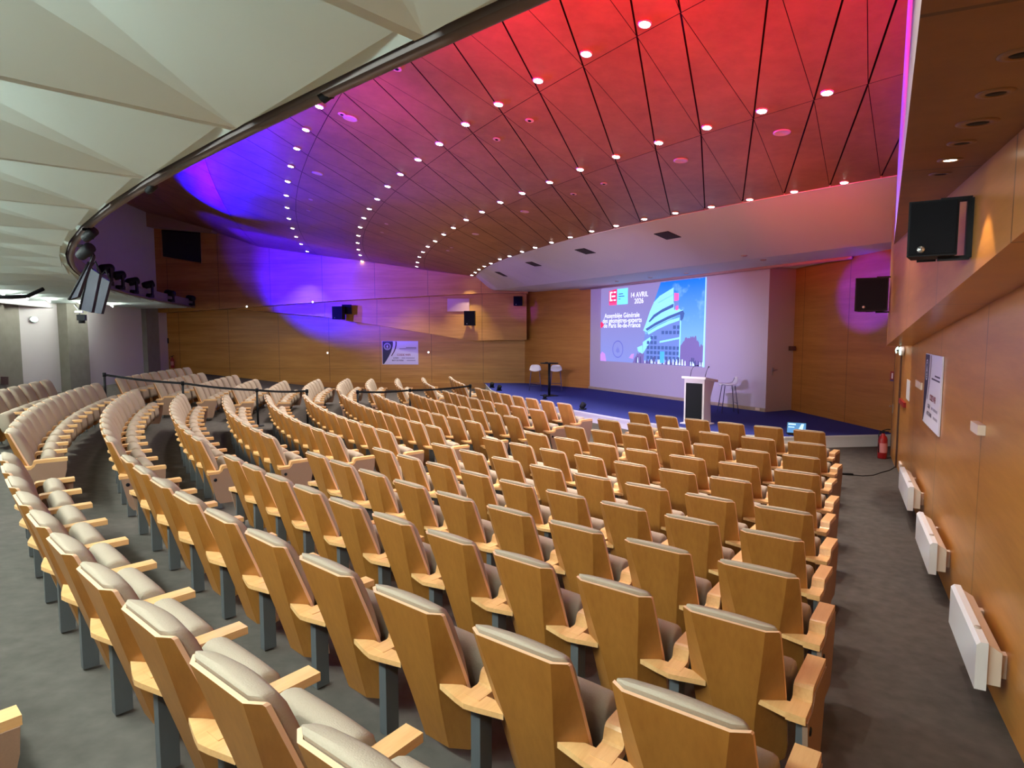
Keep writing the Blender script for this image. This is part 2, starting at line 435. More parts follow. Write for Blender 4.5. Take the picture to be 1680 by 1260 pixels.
hi = [Vector((lo[-1].x, lo[-1].y, 5.6 * U)), Vector((lo[0].x, lo[0].y, 5.6 * U))]
mb.prism(lo + hi, -LN * .62 * U)
struct(mb, 'wall_left_upper', M_WALL_L)
mb = MB()
a = P_left + LN * .004; b = L0 + LN * .004
mb.prism([Vector((a.x, a.y, zl)), Vector((b.x, b.y, zl)), Vector((b.x, b.y, (ZS + .0) * U)), Vector((a.x, a.y, (ZS + .0) * U))], LN * .012)
struct(mb, 'baseboard_left', M_WALL_S)
# dark booth window high in the far wall
win = [lw(264.5, 376, .625), lw(330, 378.5, .625), lw(331.5, 432.5, .625), lw(267, 421.5, .625)]
mb = MB(); mb.prism(win, LN * .02); wo = struct(mb, 'window_1', plain('dark_booth_glass', (.006, .004, .006, 1), .15))
mb = MB()
for p, q in zip(win, win[1:] + win[:1]): mb.tube([p + LN * .02, q + LN * .02], .025, 0, 4, smooth=False)
mb.build('window_frame', M_WALL_S, wo)
# boxed beam under the ceiling beside the window
mb = MB()
bm_ = [lw(232, 340, .65), lw(240, 345, .65), lw(300, 364, .65), lw(358, 380.5, .65), lw(356, 384, .65), lw(242, 374, .65), lw(232, 373, .65)]
mb.prism(bm_, LN * .5)
struct(mb, 'trim_1', plain('painted_beam', srgb(170, 140, 120), .6))

# ------------------------------------------------------------------ rear wall (white, with concrete pillars) closing the room behind the last row
XR = -14.1
wallp = [V(XR, 26.5, 0), V(XR, 13.5, 0), V(-13.0, 6.0, 0), V(-9.5, -.5, 0), V(-4.5, -4.2, 0), V(.5, -4.6, 0), V(.5 - .3, -2.9, 0)]
mb = MB()
for a, b in zip(wallp, wallp[1:]):
    mb.poly([Vector((a.x, a.y, -2.6 * U)), Vector((b.x, b.y, -2.6 * U)), Vector((b.x, b.y, 5.6 * U)), Vector((a.x, a.y, 5.6 * U))])
struct(mb, 'wall_rear', M_WHITE)
def yrear(px, x=XR): return x / ((px - 840) / F) * 1.0
for px0, px1, d, lab in ((243, 263, .18, 0), (114, 147, .30, 0), (11, 36, .30, 0), (-22, 12, .75, 0)):
    mb = MB(); ya, yb = yrear(px0, XR + d), yrear(px1, XR + d)
    mb.box(V(XR + d / 2, (ya + yb) / 2, -.8), Vector((d / 2, abs(yb - ya) / 2, 1.85)) * U)
    struct(mb, 'pillar', M_CONC)

# ------------------------------------------------------------------ heater-side wall
def rx(y, off=0): return 1.0 + .537 * y - off * 1.135
RN = Vector((-RW_D.y, RW_D.x, 0))
def rwp(y, z, off=0): return V(rx(y, off), y, z)
YE = 10.72
mb = MB(); mb.prism([rwp(-4.6, -2.6), rwp(YE, -2.6), rwp(YE, 1.6), rwp(-4.6, 1.6)], -RN * .2)
struct(mb, 'wall_right', M_WALL_R)
Ru = V(rx(0, .3), 0, 0)
def ru(u, v): return on_plane(u, v, Ru, RN)
e0 = ru(1454.5, 567); e1 = ru(1680, 380); ed = (e1 - e0)
e2 = e0 + ed * 1.62
top = 1.75 * U
mb = MB(); pts = [e0, e0 + (e1 - e0) * .5, e1, e2, Vector((e2.x, e2.y, top)), Vector((e0.x, e0.y, top))]
mb.prism(pts, -RN * .3 * U)
struct(mb, 'wall_right_upper', M_WALL_R)
# low soffit over the aisle and the white fascia that drops from the wood ceiling to it
def fx(y): return .04 + .6123 * y
def zsof(y): return .705 + .072 * (y - 1.34)
mb = MB()
ys = [-4.5, -2, 0, 1.34, 2.5, 4, 6, 8.25]
for a, b in zip(ys, ys[1:]):
    mb.poly([V(fx(a), a, zsof(a)), V(fx(b), b, zsof(b)), V(rx(b, .15), b, zsof(b)), V(rx(a, .15), a, zsof(a))])
M_SOFF = wood('shade_toned_soffit', srgb(126, 78, 34), srgb(150, 98, 48), (2, 2, 2), .5, (RW_D, 2.35, .2))  # wall wood with the unlit soffit's shade put into its colour
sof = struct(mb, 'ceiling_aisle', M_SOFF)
mb = MB()
for a, b in zip(ys, ys[1:]):
    mb.prism([V(fx(a), a, zsof(a)), V(fx(b), b, zsof(b)), V(fx(b), b, 4.6), V(fx(a), a, 4.6)], RN * -.03)
struct(mb, 'trim_2', plain('white_fascia', srgb(225, 205, 200), .6))

# ------------------------------------------------------------------ wood ceiling: fan of triangular panels between arcs of downlights
ARC = {1: (3.10, 10, [(524,174),(502,212),(487,243),(477,272),(472,297),(470,320),(471,340),(474,358),(480,374),(486,388),(494,400),(504,412)]),
 2: (2.82, 3, [(1058,38),(962,87),(883,131),(818,170),(764,203),(721,235),(686,261),(657,285),(636,305),(619,326),(606,342),(597,357),(591,372),(588,386),(587,398),(588,409),(591,418),(594,428)]),
 3: (2.50, 0, [(1357,151),(1250,181),(1160,208),(1081,233),(1011,256),(952,277),(902,298),(857,316),(821,331),(791,347),(765,360),(744,373),(728,384),(714,395),(702,404),(694,413),(688,421),(685,430),(684,437)]),
 4: (2.25, -1, [(1385,300),(1303,315),(1230,328),(1167,340),(1108,350),(1057,360),(1011,371),(971,380),(935.7,390),(904.6,398.6),(878,407),(856.4,413.6),(836,421),(820,426),(805.4,433),(794.7,437.8),(786,443),(779.7,448),(774,452.6),(770,457)])}
ARC0 = (3.45, [(336.7,262),(345.4,287.6),(366,335),(394.6,373),(428,408)])
def circle(pts):
    P = np.array([(p.x, p.y) for p in pts]); A = np.c_[2 * P, np.ones(len(P))]; b = (P ** 2).sum(1)
    x = np.linalg.lstsq(A, b, rcond=None)[0]; c = x[:2]
    return Vector((c[0], c[1], 0)), float(np.hypot(*(P - c).T).mean())
arcs = {}
for k, (z, g0, px) in ARC.items():
    pts = [bz(u, v, z) for u, v in px]; c, r = circle(pts)
    ph = np.unwrap([math.atan2(p.y - c.y, p.x - c.x) for p in pts])
    pf = np.polyfit(np.arange(len(pts)) + g0, ph, 3)
    pe = np.polyfit(np.arange(len(pts)) + g0, ph, 2)
    arcs[k] = dict(c=c, r=r - (.12 if k == 4 else .20) * U, z=z * U, pf=pf, pe=pe, lo=g0 - 1.5, hi=g0 + len(pts) + .5)
pts = [bz(u, v, ARC0[0]) for u, v in ARC0[1]]; c, r = circle(pts)
arcs[0] = dict(c=c, r=r, z=ARC0[0] * U)
arcs[-1] = dict(c=c, r=r + 2.3 * U, z=4.25 * U)
arcs[-2] = dict(c=c, r=r + 6.0 * U, z=5.2 * U)
nodes = {}
def hit_circle(p, d, a):
    q = p - a['c']; q.z = 0; d = Vector((d.x, d.y, 0)).normalized()
    B = q.dot(d); D = B * B - (q.dot(q) - a['r'] ** 2)
    if D < 0: return None
    ts = [t for t in (-B - math.sqrt(D), -B + math.sqrt(D)) if t > .2]
    if not ts: return None
    t = min(ts); h = p + d * t; h.z = a['z']; return h
G0, G1_ = -3, 25
for k in (4, 3, 2, 1, 0, -1, -2):
    a = arcs[k]
    for g in range(G0, G1_ + 1):
        p = None
        if 'pf' in a and a['lo'] <= g <= a['hi'] + 2:
            gg = g + .31
            ph = np.polyval(a['pf'] if a['lo'] + 1 <= g <= a['hi'] - 1 else a['pe'], gg)
            p = Vector((a['c'].x + a['r'] * math.cos(ph), a['c'].y + a['r'] * math.sin(ph), a['z']))
        elif k < 3:
            n1, n2 = nodes.get((k + 1, g)), nodes.get((k + 2, g))
            if n1 and n2: p = hit_circle(n1, n1 - n2, a)
        elif k == 3 or k == 4:
            ph = np.polyval(a['pe'], g + .31)
            p = Vector((a['c'].x + a['r'] * math.cos(ph), a['c'].y + a['r'] * math.sin(ph), a['z']))
        if p: nodes[(k, g)] = p
def inset(tri, offs):
    out = []
    cen = (tri[0] + tri[1] + tri[2]) / 3
    nrm = (tri[1] - tri[0]).cross(tri[2] - tri[0]).normalized()
    L = []
    for i in range(3):
        a, b = tri[i], tri[(i + 1) % 3]; d = (b - a).normalized(); q = nrm.cross(d)
        if q.dot(cen - a) < 0: q = -q
        L.append((a + q * offs[i], d))
    for i in range(3):
        (a, d), (b, e) = L[(i + 2) % 3], L[i]
        w = b - a; cr = d.cross(e); den = cr.dot(cr)
        out.append(a + d * (w.cross(e).dot(cr) / den) if den > 1e-9 else tri[i])
    return out
mb = MB(); bk = MB(); tris = []
for k in (4, 3, 2, 1, 0, -1):
    for g in range(G0 + 1, G1_ + 1):
        B0, B1, A0, A1 = nodes.get((k, g - 1)), nodes.get((k, g)), nodes.get((k - 1, g - 1)), nodes.get((k - 1, g))
        if not (B0 and B1 and A0 and A1): continue
        if (A0 - A1).length > 4 or (B0 - B1).length > 4: continue
        for tri, offs in (((A0, B0, A1), (.010, .004, .005)), ((A1, B0, B1), (.004, .005, .010))):
            tris.append(tri)
            mb.poly(inset([p.copy() for p in tri], offs), 0)
            bk.poly([p + Vector((0, 0, .06)) for p in tri], 1)
n0 = len(mb.v)
mb.v += bk.v; mb.f += [tuple(i + n0 for i in f) for f in bk.f]; mb.m += bk.m; mb.sm += bk.sm
struct(mb, 'ceiling', [M_CEIL, M_DARK])
vv = []; ff = []
for t in tris: ff.append((len(vv), len(vv) + 1, len(vv) + 2)); vv += [tuple(p) for p in t]
BV = BVHTree.FromPolygons(vv, ff)
def on_ceil(u, v):
    d = ray(u, v).normalized(); h = BV.ray_cast(Vector((0, 0, 0)), d)
    return (h[0], h[1] if h[1].z < 0 else -h[1]) if h[0] else (None, None)

# white slanted stage soffit from the last arc down to the level stage ceiling
q0 = bz(1470, 396, ZC); q1 = bz(835, 473, ZC)
edge = [nodes[(4, g)] for g in range(G0, 22) if (4, g) in nodes]
mb = MB(); soft = []
n = len(edge); prev = None
qd = (q1 - q0); qlen = qd.length; qd.normalize()
tl = [min(1.12, max(-.25, ((p - q0).dot(qd)) / qlen)) for p in edge]
t_a, t_b = tl[0], tl[-1]
low = []
for i, p in enumerate(edge):
    s = i / (n - 1)
    x = q0 + qd * qlen * (-.22 + 1.30 * (tl[i] - t_a) / (t_b - t_a)); low.append(x)
for i in range(n - 1):
    f = [edge[i] + Vector((0, 0, .03)), edge[i + 1] + Vector((0, 0, .03)), low[i + 1], low[i]]
    mb.poly(f, 0, False); soft.append(f)
for i in range(n - 1):
    mb.poly([edge[i] + Vector((0, 0, .03)), edge[i + 1] + Vector((0, 0, .03)), edge[i + 1] + Vector((0, 0, -.015)), edge[i] + Vector((0, 0, -.015))])
bq0, bq1 = low[0], low[-1]
nrm2 = Vector((-qd.y, qd.x, 0))
if nrm2.y < 0: nrm2 = -nrm2
mb.poly([bq0, bq1, bq1 + nrm2 * 6.5, bq0 + nrm2 * 6.5])
M_STAGEC = plain('white_stage_ceiling', srgb(222, 212, 210), .7)
struct(mb, 'ceiling_stage', M_STAGEC)
vv = []; ff = []
for f in soft:
    i = len(vv); vv += [tuple(p) for p in f]; ff += [(i, i + 1, i + 2), (i, i + 2, i + 3)]
BS = BVHTree.FromPolygons(vv, ff)
mb = MB()
s_a = S0 - sd * .3; s_b = S1 + sd * 2.4
mb.tube([Vector((s_a.x, s_a.y, ZC * U - .02)) + sn * .1, Vector((s_b.x, s_b.y, ZC * U - .02)) + sn * .1], .055, 0, 10)
tag(mb.build('curtain_rail', plain('mauve_rail', srgb(170, 140, 140), .5)), 'pale round rail along the stage ceiling above the screen wall', 'rail')

# ------------------------------------------------------------------ white folded ceiling over the rear rows
H = 1.10
AX = Vector((.869, .494, 0)); AP = Vector((-.494, .869, 0))
epx = [(900, 2), (600, 111), (240, 312), (121, 410), (119, 432), (176, 471)]
E_pts = [bz(u, v, H) for u, v in epx] + [V(-12.9, 25.6, H)]
al = [-(p - C).dot(AX) / U for p in E_pts]; pe_ = [(p - C).dot(AP) / U for p in E_pts]
ep = np.polyfit(pe_, al, 4)
def edge_p(s, r=0.0, z=H):     # s along the front edge, r back from it
    a = float(np.polyval(ep, s)); da_ = float(np.polyval(np.polyder(ep), s))
    out = (-AX + AP * (-da_)).normalized()
    p = C - AX * (a * U) + AP * (s * U) + out * ((r + .10) * U)
    return Vector((p.x, p.y, z * U))
tip = bz(345, 205, H - .03); s_t = (tip - C).dot(AP) / U
WS = 1.36; RT = .07; LL = 2.85
SK = [s_t + WS * i for i in range(-4, 19)]
mb = MB()
for s0 in SK:
    w = WS
    def P(r, t, z): return edge_p(s0 - t, r, z)
    A0, A0b = P(RT, 0, H - .055), P(RT, .05, H - .055)
    A1, A1b = P(LL, 0, H - .13), P(LL, .05, H - .13)
    T0_, T0b = P(RT, 0, H + .02), P(RT, .05, H + .02)
    Lw, B1, B2, B3 = P(LL, w, H + .24), P(1.95, w, H + .20), P(1.25, w, H + .13), P(RT, w, H + .02)
    F0, F1 = P(0, 0, H), P(0, w, H)
    mb.poly([A0, A1, A1b, A0b]); mb.poly([A0, A0b, T0b, T0_])
    mb.poly([A0b, A1b, Lw]); mb.poly([A0b, Lw, B1]); mb.poly([A0b, B1, B2]); mb.poly([A0b, B2, B3]); mb.poly([A0b, B3, T0b])
    mb.poly([F0, F1, B3, T0b, T0_])
    Z0, Z1 = P(RT, w, H - .055), P(LL, w, H - .13)     # far face of the neighbouring fin
    mb.poly([Z0, Z1, Lw, B1, B2, B3])
struct(mb, 'ceiling_rear', M_SAIL)
ss = [SK[0] - WS + i * .5 for i in range(int((SK[-1] - SK[0] + WS) / .5) + 1)]
mb = MB()
for a, b in zip(ss, ss[1:]):
    mb.poly([edge_p(a, -.02, H - .02), edge_p(b, -.02, H - .02), edge_p(b, -.02, H + .30), edge_p(a, -.02, H + .30)])
    mb.poly([edge_p(a, -.02, H + .30), edge_p(b, -.02, H + .30), edge_p(b, LL, H + .34), edge_p(a, LL, H + .34)])
struct(mb, 'trim_3', plain('sail_back', srgb(120, 110, 108), .7))
mb = MB()
for a, b in zip(ss, ss[1:]):
    q = [edge_p(a, LL, H - .27), edge_p(a, LL + .14, H - .27), edge_p(a, LL + .14, H + .3), edge_p(a, LL, H + .3)]
    q2 = [edge_p(b, LL, H - .27), edge_p(b, LL + .14, H - .27), edge_p(b, LL + .14, H + .3), edge_p(b, LL, H + .3)]
    for i in range(4): mb.poly([q[i], q[(i + 1) % 4], q2[(i + 1) % 4], q2[i]])
struct(mb, 'trim_4', M_WHITEP)
mb = MB()
for a, b in zip(ss, ss[1:]):
    mb.poly([edge_p(a, LL + .1, H - .12), edge_p(b, LL + .1, H - .12), edge_p(b, LL + 6, H - .12), edge_p(a, LL + 6, H - .12)])
struct(mb, 'ceiling_soffit', M_CONC)
def inside(p): return (p - T0).dot(LN) > .75 and p.x < (fx(p.y / U) - .12) * U
ss_in = [s for s in [SK[0] - WS + i * .25 for i in range(200)] if inside(edge_p(s, -.065))]
# tubes tucked between the fins along the rear beam
for i, s0 in enumerate(SK[1:]):
    mb = MB(); rt = LL - .55
    while rt > .5 and min(edge_p(s0 - .16, rt).x, edge_p(s0 - WS + .16, rt).x) < (XR + .8) * U: rt -= .1
    zf_ = lambda t: H - .13 + (t - .05) / (WS - .05) * .36 - .055
    a, b = edge_p(s0 - .16, rt, zf_(.16)), edge_p(s0 - WS + .16, rt, zf_(WS - .16))
    if rt < 1.2 or not (inside(a) and inside(b)): continue
    mb.tube([a, b], .018, 0, 8)
    t = mb.build('fluorescent_tube', M_TUBE if s0 < 3 else M_TUBE2)
    nb = len(SK) - 2 - i
    tag(t, f'bright fluorescent tube behind the white ceiling fins, {ORD[min(nb, 20) + 1]} from the far wall', 'tube light', 'fluorescent tubes of the rear ceiling')
# lighting bar along the front edge
mb = MB(); mb.tube([edge_p(s, -.065, H + .01) for s in ss_in], .036 * U, 0, 12)
tag(mb.build('lighting_bar', M_PIPE), 'long curved brown metal bar along the white ceiling edge', 'lighting bar')

# ------------------------------------------------------------------ ceiling downlights
def disc_frame(p, n):
    x = n.cross(Vector((0, 1, 0))).normalized(); y = n.cross(x).normalized(); return frame_matrix(p, x, y, n)
D_LAMP = {}
def downlight_data():
    mb = MB(); mb.lathe([(.048 * U, -.01), (.048 * U, .004), (.060 * U, .006), (.064 * U, -.002), (.064 * U, -.01)], 0, 20)
    a = mb.data('downlight', M_WHITEP)
    mb = MB(); mb.lathe([(.0005, .016), (.025 * U, .014), (.047 * U, .007), (.047 * U, 0)], 0, 16)
    return a, mb.data('lamp', M_GLOW)
D_DL, D_DLL = downlight_data()
L_DL = bpy.data.lights.new('downlight_beam', 'SPOT'); L_DL.energy = 340; L_DL.spot_size = math.radians(84); L_DL.spot_blend = .9
L_DL.color = (1, .95, .86); L_DL.shadow_soft_size = .04
RING = {1: 'fourth ring from stage', 2: 'third ring from stage', 3: 'second ring from stage', 4: 'ring at stage edge'}
for k, (z, g0, px) in ARC.items():
    for i, (u, v) in enumerate(px):
        p, n = on_ceil(u, v - (1.5 if k == 4 else 0))
        if p is None:
            p = bz(u, v, z); n = Vector((0, 0, -1))
        M = disc_frame(p + n * .012, n)
        o = bpy.data.objects.new('downlight', D_DL); COL.objects.link(o); o.matrix_world = M
        tag(o, f'glowing round downlight in the wood ceiling, {RING[k]}, {ORD[i + 1]} from the right end', 'downlight', 'downlights in the curved wood ceiling')
        l = link('lamp', D_DLL, o)
        if k == 2 and i == len(px) - 1: continue     # lens still glows; its beam is omitted to keep a scallop off the wall
        lo_ = bpy.data.objects.new('beam', L_DL); COL.objects.link(lo_); lo_.parent = o
        lo_.location = (0, 0, .04); lo_.rotation_euler = (math.pi, 0, 0)
# flush round speakers and smoke heads in the ceiling
M_DISC = plain('pale_disc', srgb(205, 170, 165), .6)
discs = [(575, 194, .10), (561, 187, .055), (521, 284, .10), (869, 197, .055), (815, 228, .055), (1283, 217, .10), (1117, 263, .10), (941, 318, .055),
         (991, 301, .055), (861, 347, .085), (780, 384, .085), (735, 411, .05), (741, 406, .05), (634, 367, .05), (627, 381, .05), (651, 112, .06), (510, 327, .05), (506, 345, .05)]
names = ['large plain', 'small', 'plain', 'small ringed', 'small ringed', 'largest', 'large', 'small ringed', 'small ringed', 'plain', 'plain', 'tiny', 'tiny', 'tiny', 'tiny', 'ringed', 'tiny', 'tiny']
where = ['near the lighting bar in the magenta light', 'touching the large disc by the lighting bar', 'in the violet light between two rings', 'uppermost in the red area', 'in the pink area between rings',
         'in the red area near the fascia', 'in the red area, second from the fascia', 'lower of two in the rust area', 'upper of two in the rust area', 'in the mauve area past the second ring',
         'far along past the second ring', 'near the far end past the second ring, lower one', 'near the far end past the second ring, upper one', 'upper of two in the blue area', 'lower of two in the blue area',
         'half hidden at the lighting bar in red light', 'upper of two near the fourth ring', 'lower of two near the fourth ring']
for (u, v, r), nm, wh in zip(discs, names, where):
    p, n = on_ceil(u, v)
    if p is None: continue
    mb = MB(); mb.lathe([(r * U * .1, .012), (r * U * .75, .012), (r * U * .82, .016), (r * U, .010), (r * U, -.01)], 0, 24)
    o = mb.build('ceiling_disc', M_DISC); o.matrix_world = disc_frame(p, n)
    if 'ringed' in nm or nm == 'small':
        m2 = MB(); m2.lathe([(.0005, .02), (r * U * .4, .018), (r * U * .45, .01)], 0, 16); m2.build('lens', M_BLACK, o)
    tag(o, f'{nm} round ceiling disc {wh}', 'ceiling disc', 'round discs in the wood ceiling')
# square grilles in the slanted soffit
for (u, v, s), nm in zip([(1095, 386, .20), (960, 412, .19), (875, 433, .18), (822, 449.5, .17)], ['largest, nearest the fascia', 'second from the fascia', 'third from the fascia', 'smallest, farthest from the fascia']):
    h = BS.ray_cast(Vector((0, 0, 0)), ray(u, v).normalized())
    if not h[0]: continue
    n = h[1] if h[1].z < 0 else -h[1]
    x = (qd - n * qd.dot(n)).normalized(); M = frame_matrix(h[0], x, n.cross(x), n)
    mb = MB(); mb.box((0, 0, 0), (s * U, s * U, .012))
    o = mb.build('vent_grille', plain('grille_black', (.02, .016, .015, 1), .7)); o.matrix_world = M
    m2 = MB()
    for q in range(7): m2.box((0, (-.85 + q * .283) * s * U, .014), (s * U * .94, .008, .004))
    m2.build('grille_slats', plain('grille_slat', (.06, .045, .04, 1), .6), o)
    tag(o, f'dark square grille in the slanted stage soffit, {nm}', 'vent', 'grilles in the stage soffit')
for i, (u, v) in enumerate([(1012, 461), (1067, 455), (1126, 448), (1221, 419), (1252, 426)]):
    p = bz(u, v, ZC)
    mb = MB(); mb.lathe([(.0005, -.03), (.05, -.03), (.075, -.012), (.075, .0)], 0, 16)
    o = mb.build('stage_spot', M_GREY, loc=p)
    tag(o, f'small unlit round fitting in the level stage ceiling, {ORD[i + 1]} counted towards the fascia', 'ceiling fitting', 'fittings in the stage ceiling')
# recessed lights of the aisle soffit
for i, (u, v, lit) in enumerate([(1676, 88, 0), (1634, 152, 0), (1604, 201, 0), (1578, 234, 0), (1559, 262, 1), (1543, 285, 0)]):
    d = ray(u, v); t = None
    # soffit plane through three points
    pa, pb, pc = V(fx(1.34), 1.34, zsof(1.34)), V(fx(6), 6, zsof(6)), V(rx(1.34, .15), 1.34, zsof(1.34))
    nn = (pb - pa).cross(pc - pa).normalized()
    if nn.z > 0: nn = -nn
    p = on_plane(u, v, pa, nn)
    big = i in (2,)
    r = .075 if big else .058
    mb = MB(); mb.lathe([(r * .55, -.005), (r * .58, .006), (r, .004), (r, -.004)], 0, 20)
    o = mb.build('recessed_light', plain('brown_ring', srgb(150, 105, 70), .5)); o.matrix_world = disc_frame(p, nn)
    m2 = MB(); m2.lathe([(.0005, .004), (r * .5, .004), (r * .55, 0)], 0, 16)
    m2.build('lamp', emit('soffit_lamp', (1, .92, .75, 1), 14) if lit else M_BLACK, o)
    tag(o, ('lit round light in the dark aisle soffit' if lit else f'unlit round recessed light in the dark aisle soffit, {ORD[i + 1]} of the line from the camera'), 'recessed light', 'recessed lights of the aisle soffit')
    if lit:
        ld = bpy.data.lights.new('soffit_beam', 'SPOT'); ld.energy = 30; ld.spot_size = math.radians(70); ld.color = (1, .75, .45); ld.shadow_soft_size = .02
        lo_ = bpy.data.objects.new('beam', ld); COL.objects.link(lo_); lo_.parent = o; lo_.location = (0, 0, .03); lo_.rotation_euler = (math.pi, 0, 0)

# ------------------------------------------------------------------ projected slide on the screen wall
SL = on_plane(986, 474, S0 + sn * .012, sn)
def on_screen(u, v): return on_plane(u, v, S0 + sn * .012, sn)
c00, c10, c11, c01 = on_screen(985, 592.5), on_screen(1156.5, 601.5), on_screen(1158.5, 455.5), on_screen(986, 473.5)
XA = (c10 - c00).dot(sd); WA = .5 * ((c10 - c00).dot(sd) + (c11 - c01).dot(sd)); HA = .5 * ((c01.z - c00.z) + (c11.z - c10.z))
org = Vector((c00.x, c00.y, .5 * (c00.z + c10.z)))
SM = frame_matrix(org, sd, Vector((0, 0, 1)), sn)     # local x along the wall, y up, z towards the seats
slide = empty('projected_slide', (0, 0, 0), 0, 'bright projected slide with a curved glass building on the white screen wall', 'projected slide')
slide.matrix_world = SM
def E(name, r, g, b, s=1.0):
    c = srgb(r, g, b); return emit(name, c, s)
def slide_bg():
    m, nt, b = new_mat('slide_background'); N = nt.nodes.new; L = nt.links.new
    tc = N('ShaderNodeTexCoord'); sp = N('ShaderNodeSeparateXYZ'); L(tc.outputs['Object'], sp.inputs[0])
    mr = N('ShaderNodeMapRange'); mr.inputs[2].default_value = HA; L(sp.outputs[1], mr.inputs[0])
    mx = N('ShaderNodeMix'); mx.data_type = 'RGBA'; mx.inputs[6].default_value = srgb(138, 150, 232); mx.inputs[7].default_value = srgb(146, 130, 192)
    L(mr.outputs[0], mx.inputs[0]); b.inputs['Base Color'].default_value = (0, 0, 0, 1)
    L(mx.outputs[2], b.inputs['Emission Color']); b.inputs['Emission Strength'].default_value = SG; return m
SG = 1.15
def sx(u): return u * WA
def sy(v): return v * HA
def flat(name, pts, m, z, parent=slide):
    mb = MB(); mb.poly([(sx(u), sy(v), z) for u, v in pts]); return mb.build(name, m, parent)
mb = MB(); mb.prism([(0, 0, 0), (WA, 0, 0), (WA, HA, 0), (0, HA, 0)], (0, 0, -.006)); mb.build('slide_ground', slide_bg(), slide)
def sky():
    m, nt, b = new_mat('slide_sky'); N = nt.nodes.new; L = nt.links.new
    tc = N('ShaderNodeTexCoord'); sp = N('ShaderNodeSeparateXYZ'); L(tc.outputs['Object'], sp.inputs[0])
    mr = N('ShaderNodeMapRange'); mr.inputs[1].default_value = HA * .35; mr.inputs[2].default_value = HA; L(sp.outputs[1], mr.inputs[0])
    mx = N('ShaderNodeMix'); mx.data_type = 'RGBA'; mx.inputs[6].default_value = srgb(128, 186, 250); mx.inputs[7].default_value = srgb(14, 118, 255)
    L(mr.outputs[0], mx.inputs[0])
    n = N('ShaderNodeTexNoise'); n.inputs['Scale'].default_value = 2.2; n.inputs['Detail'].default_value = 5; L(tc.outputs['Object'], n.inputs['Vector'])
    r2 = N('ShaderNodeMapRange'); r2.inputs[1].default_value = .56; r2.inputs[2].default_value = .78; L(n.outputs['Fac'], r2.inputs[0])
    m2 = N('ShaderNodeMix'); m2.data_type = 'RGBA'; L(r2.outputs[0], m2.inputs[0]); L(mx.outputs[2], m2.inputs[6]); m2.inputs[7].default_value = srgb(150, 205, 250)
    b.inputs['Base Color'].default_value = (0, 0, 0, 1); L(m2.outputs[2], b.inputs['Emission Color']); b.inputs['Emission Strength'].default_value = SG; return m
flat('slide_sky', [(.50, .30), (.47, .42), (.62, 1), (1, 1), (1, 0), (.36, 0)], sky(), .002)
rt_ = random.Random(11)
def ragged(base):
    out = []
    for (u0, v0), (u1, v1) in zip(base, base[1:]):
        for k in range(7):
            t = k / 7; out.append((u0 + (u1 - u0) * t, max(0, v0 + (v1 - v0) * t + (rt_.random() - .5) * .045)))
    return out + [base[-1]]
flat('slide_trees', [(1, 0), (.36, 0)] + ragged([(.37, .03), (.40, .11), (.44, .16), (.60, .12), (.80, .22), (.835, .30), (.87, .34), (.93, .33), (.96, .24), (.999, .27)]), E('slide_tree', 104, 92, 146, SG), .003)
bc = E('slide_building', 132, 204, 238, SG); bd = E('slide_building_dark', 58, 84, 140, SG); bp_ = E('slide_pink', 236, 92, 160, SG); bw = E('slide_glass', 96, 120, 178, SG)
flat('slide_facade', [(.47, .03), (.475, .36), (.56, .41), (.69, .49), (.80, .55), (.80, .03)], bw, .004)
flat('slide_tower', [(.462, .417), (.50, .554), (.523, .65), (.56, .765), (.614, .836), (.735, .922), (.738, .74), (.80, .65), (.795, .60), (.69, .54), (.576, .47), (.50, .40)], bc, .005)
flat('slide_band', [(.512, .53), (.56, .61), (.636, .672), (.738, .733), (.738, .69), (.636, .634), (.568, .575), (.525, .52)], bd, .006)
flat('slide_band', [(.60, .76), (.735, .845), (.735, .835), (.60, .745)], E('slide_joint', 110, 180, 225, SG), .006)
flat('slide_flag', [(.742, .857), (.78, .848), (.78, .765), (.742, .76)], bp_, .0058)
flat('slide_shaft', [(.742, .755), (.78, .76), (.785, .665), (.742, .66)], bw, .0057)
flat('slide_flag', [(.757, .70), (.778, .705), (.778, .655), (.757, .65)], bp_, .0060)
flat('slide_canopy', [(.485, .437), (.576, .512), (.69, .584), (.818, .647), (.832, .61), (.822, .55), (.803, .515), (.795, .60), (.69, .546), (.576, .474), (.50, .41)], bd, .0065)
flat('slide_canopy_edge', [(.462, .417), (.485, .450), (.576, .524), (.69, .596), (.818, .655), (.818, .647), (.69, .584), (.576, .512), (.485, .437)], bc, .0066)
flat('slide_parapet', [(.505, .395), (.60, .47), (.70, .53), (.79, .565), (.79, .53), (.70, .49), (.60, .43), (.515, .365)], bc, .0068)
flat('slide_awning', [(.405, .20), (.455, .23), (.462, .12), (.415, .15)], bc, .0055)
flat('slide_wing', [(.46, .27), (.56, .36), (.52, .25), (.465, .13)], bc, .0069)
flat('slide_parapet', [(.62, .285), (.795, .335), (.795, .315), (.62, .262)], bc, .0072)
flat('slide_pillar', [(.79, .02), (.80, .02), (.805, .53), (.795, .53)], bc, .0072)
mb = MB()
for i in range(9):
    for j in range(7):
        u0 = .50 + i * .034; v0 = .06 + j * .062
        if v0 + .05 < .34 + (u0 - .47) * .55 and not (.25 < v0 + .02 < .34 and u0 > .6): mb.poly([(sx(u0), sy(v0), .007), (sx(u0 + .024), sy(v0), .007), (sx(u0 + .024), sy(v0 + .04), .007), (sx(u0), sy(v0 + .04), .007)])
tag(mb.build('slide_window_grid', bd, slide), kind='stuff')
mb = MB()
rr = random.Random(3)
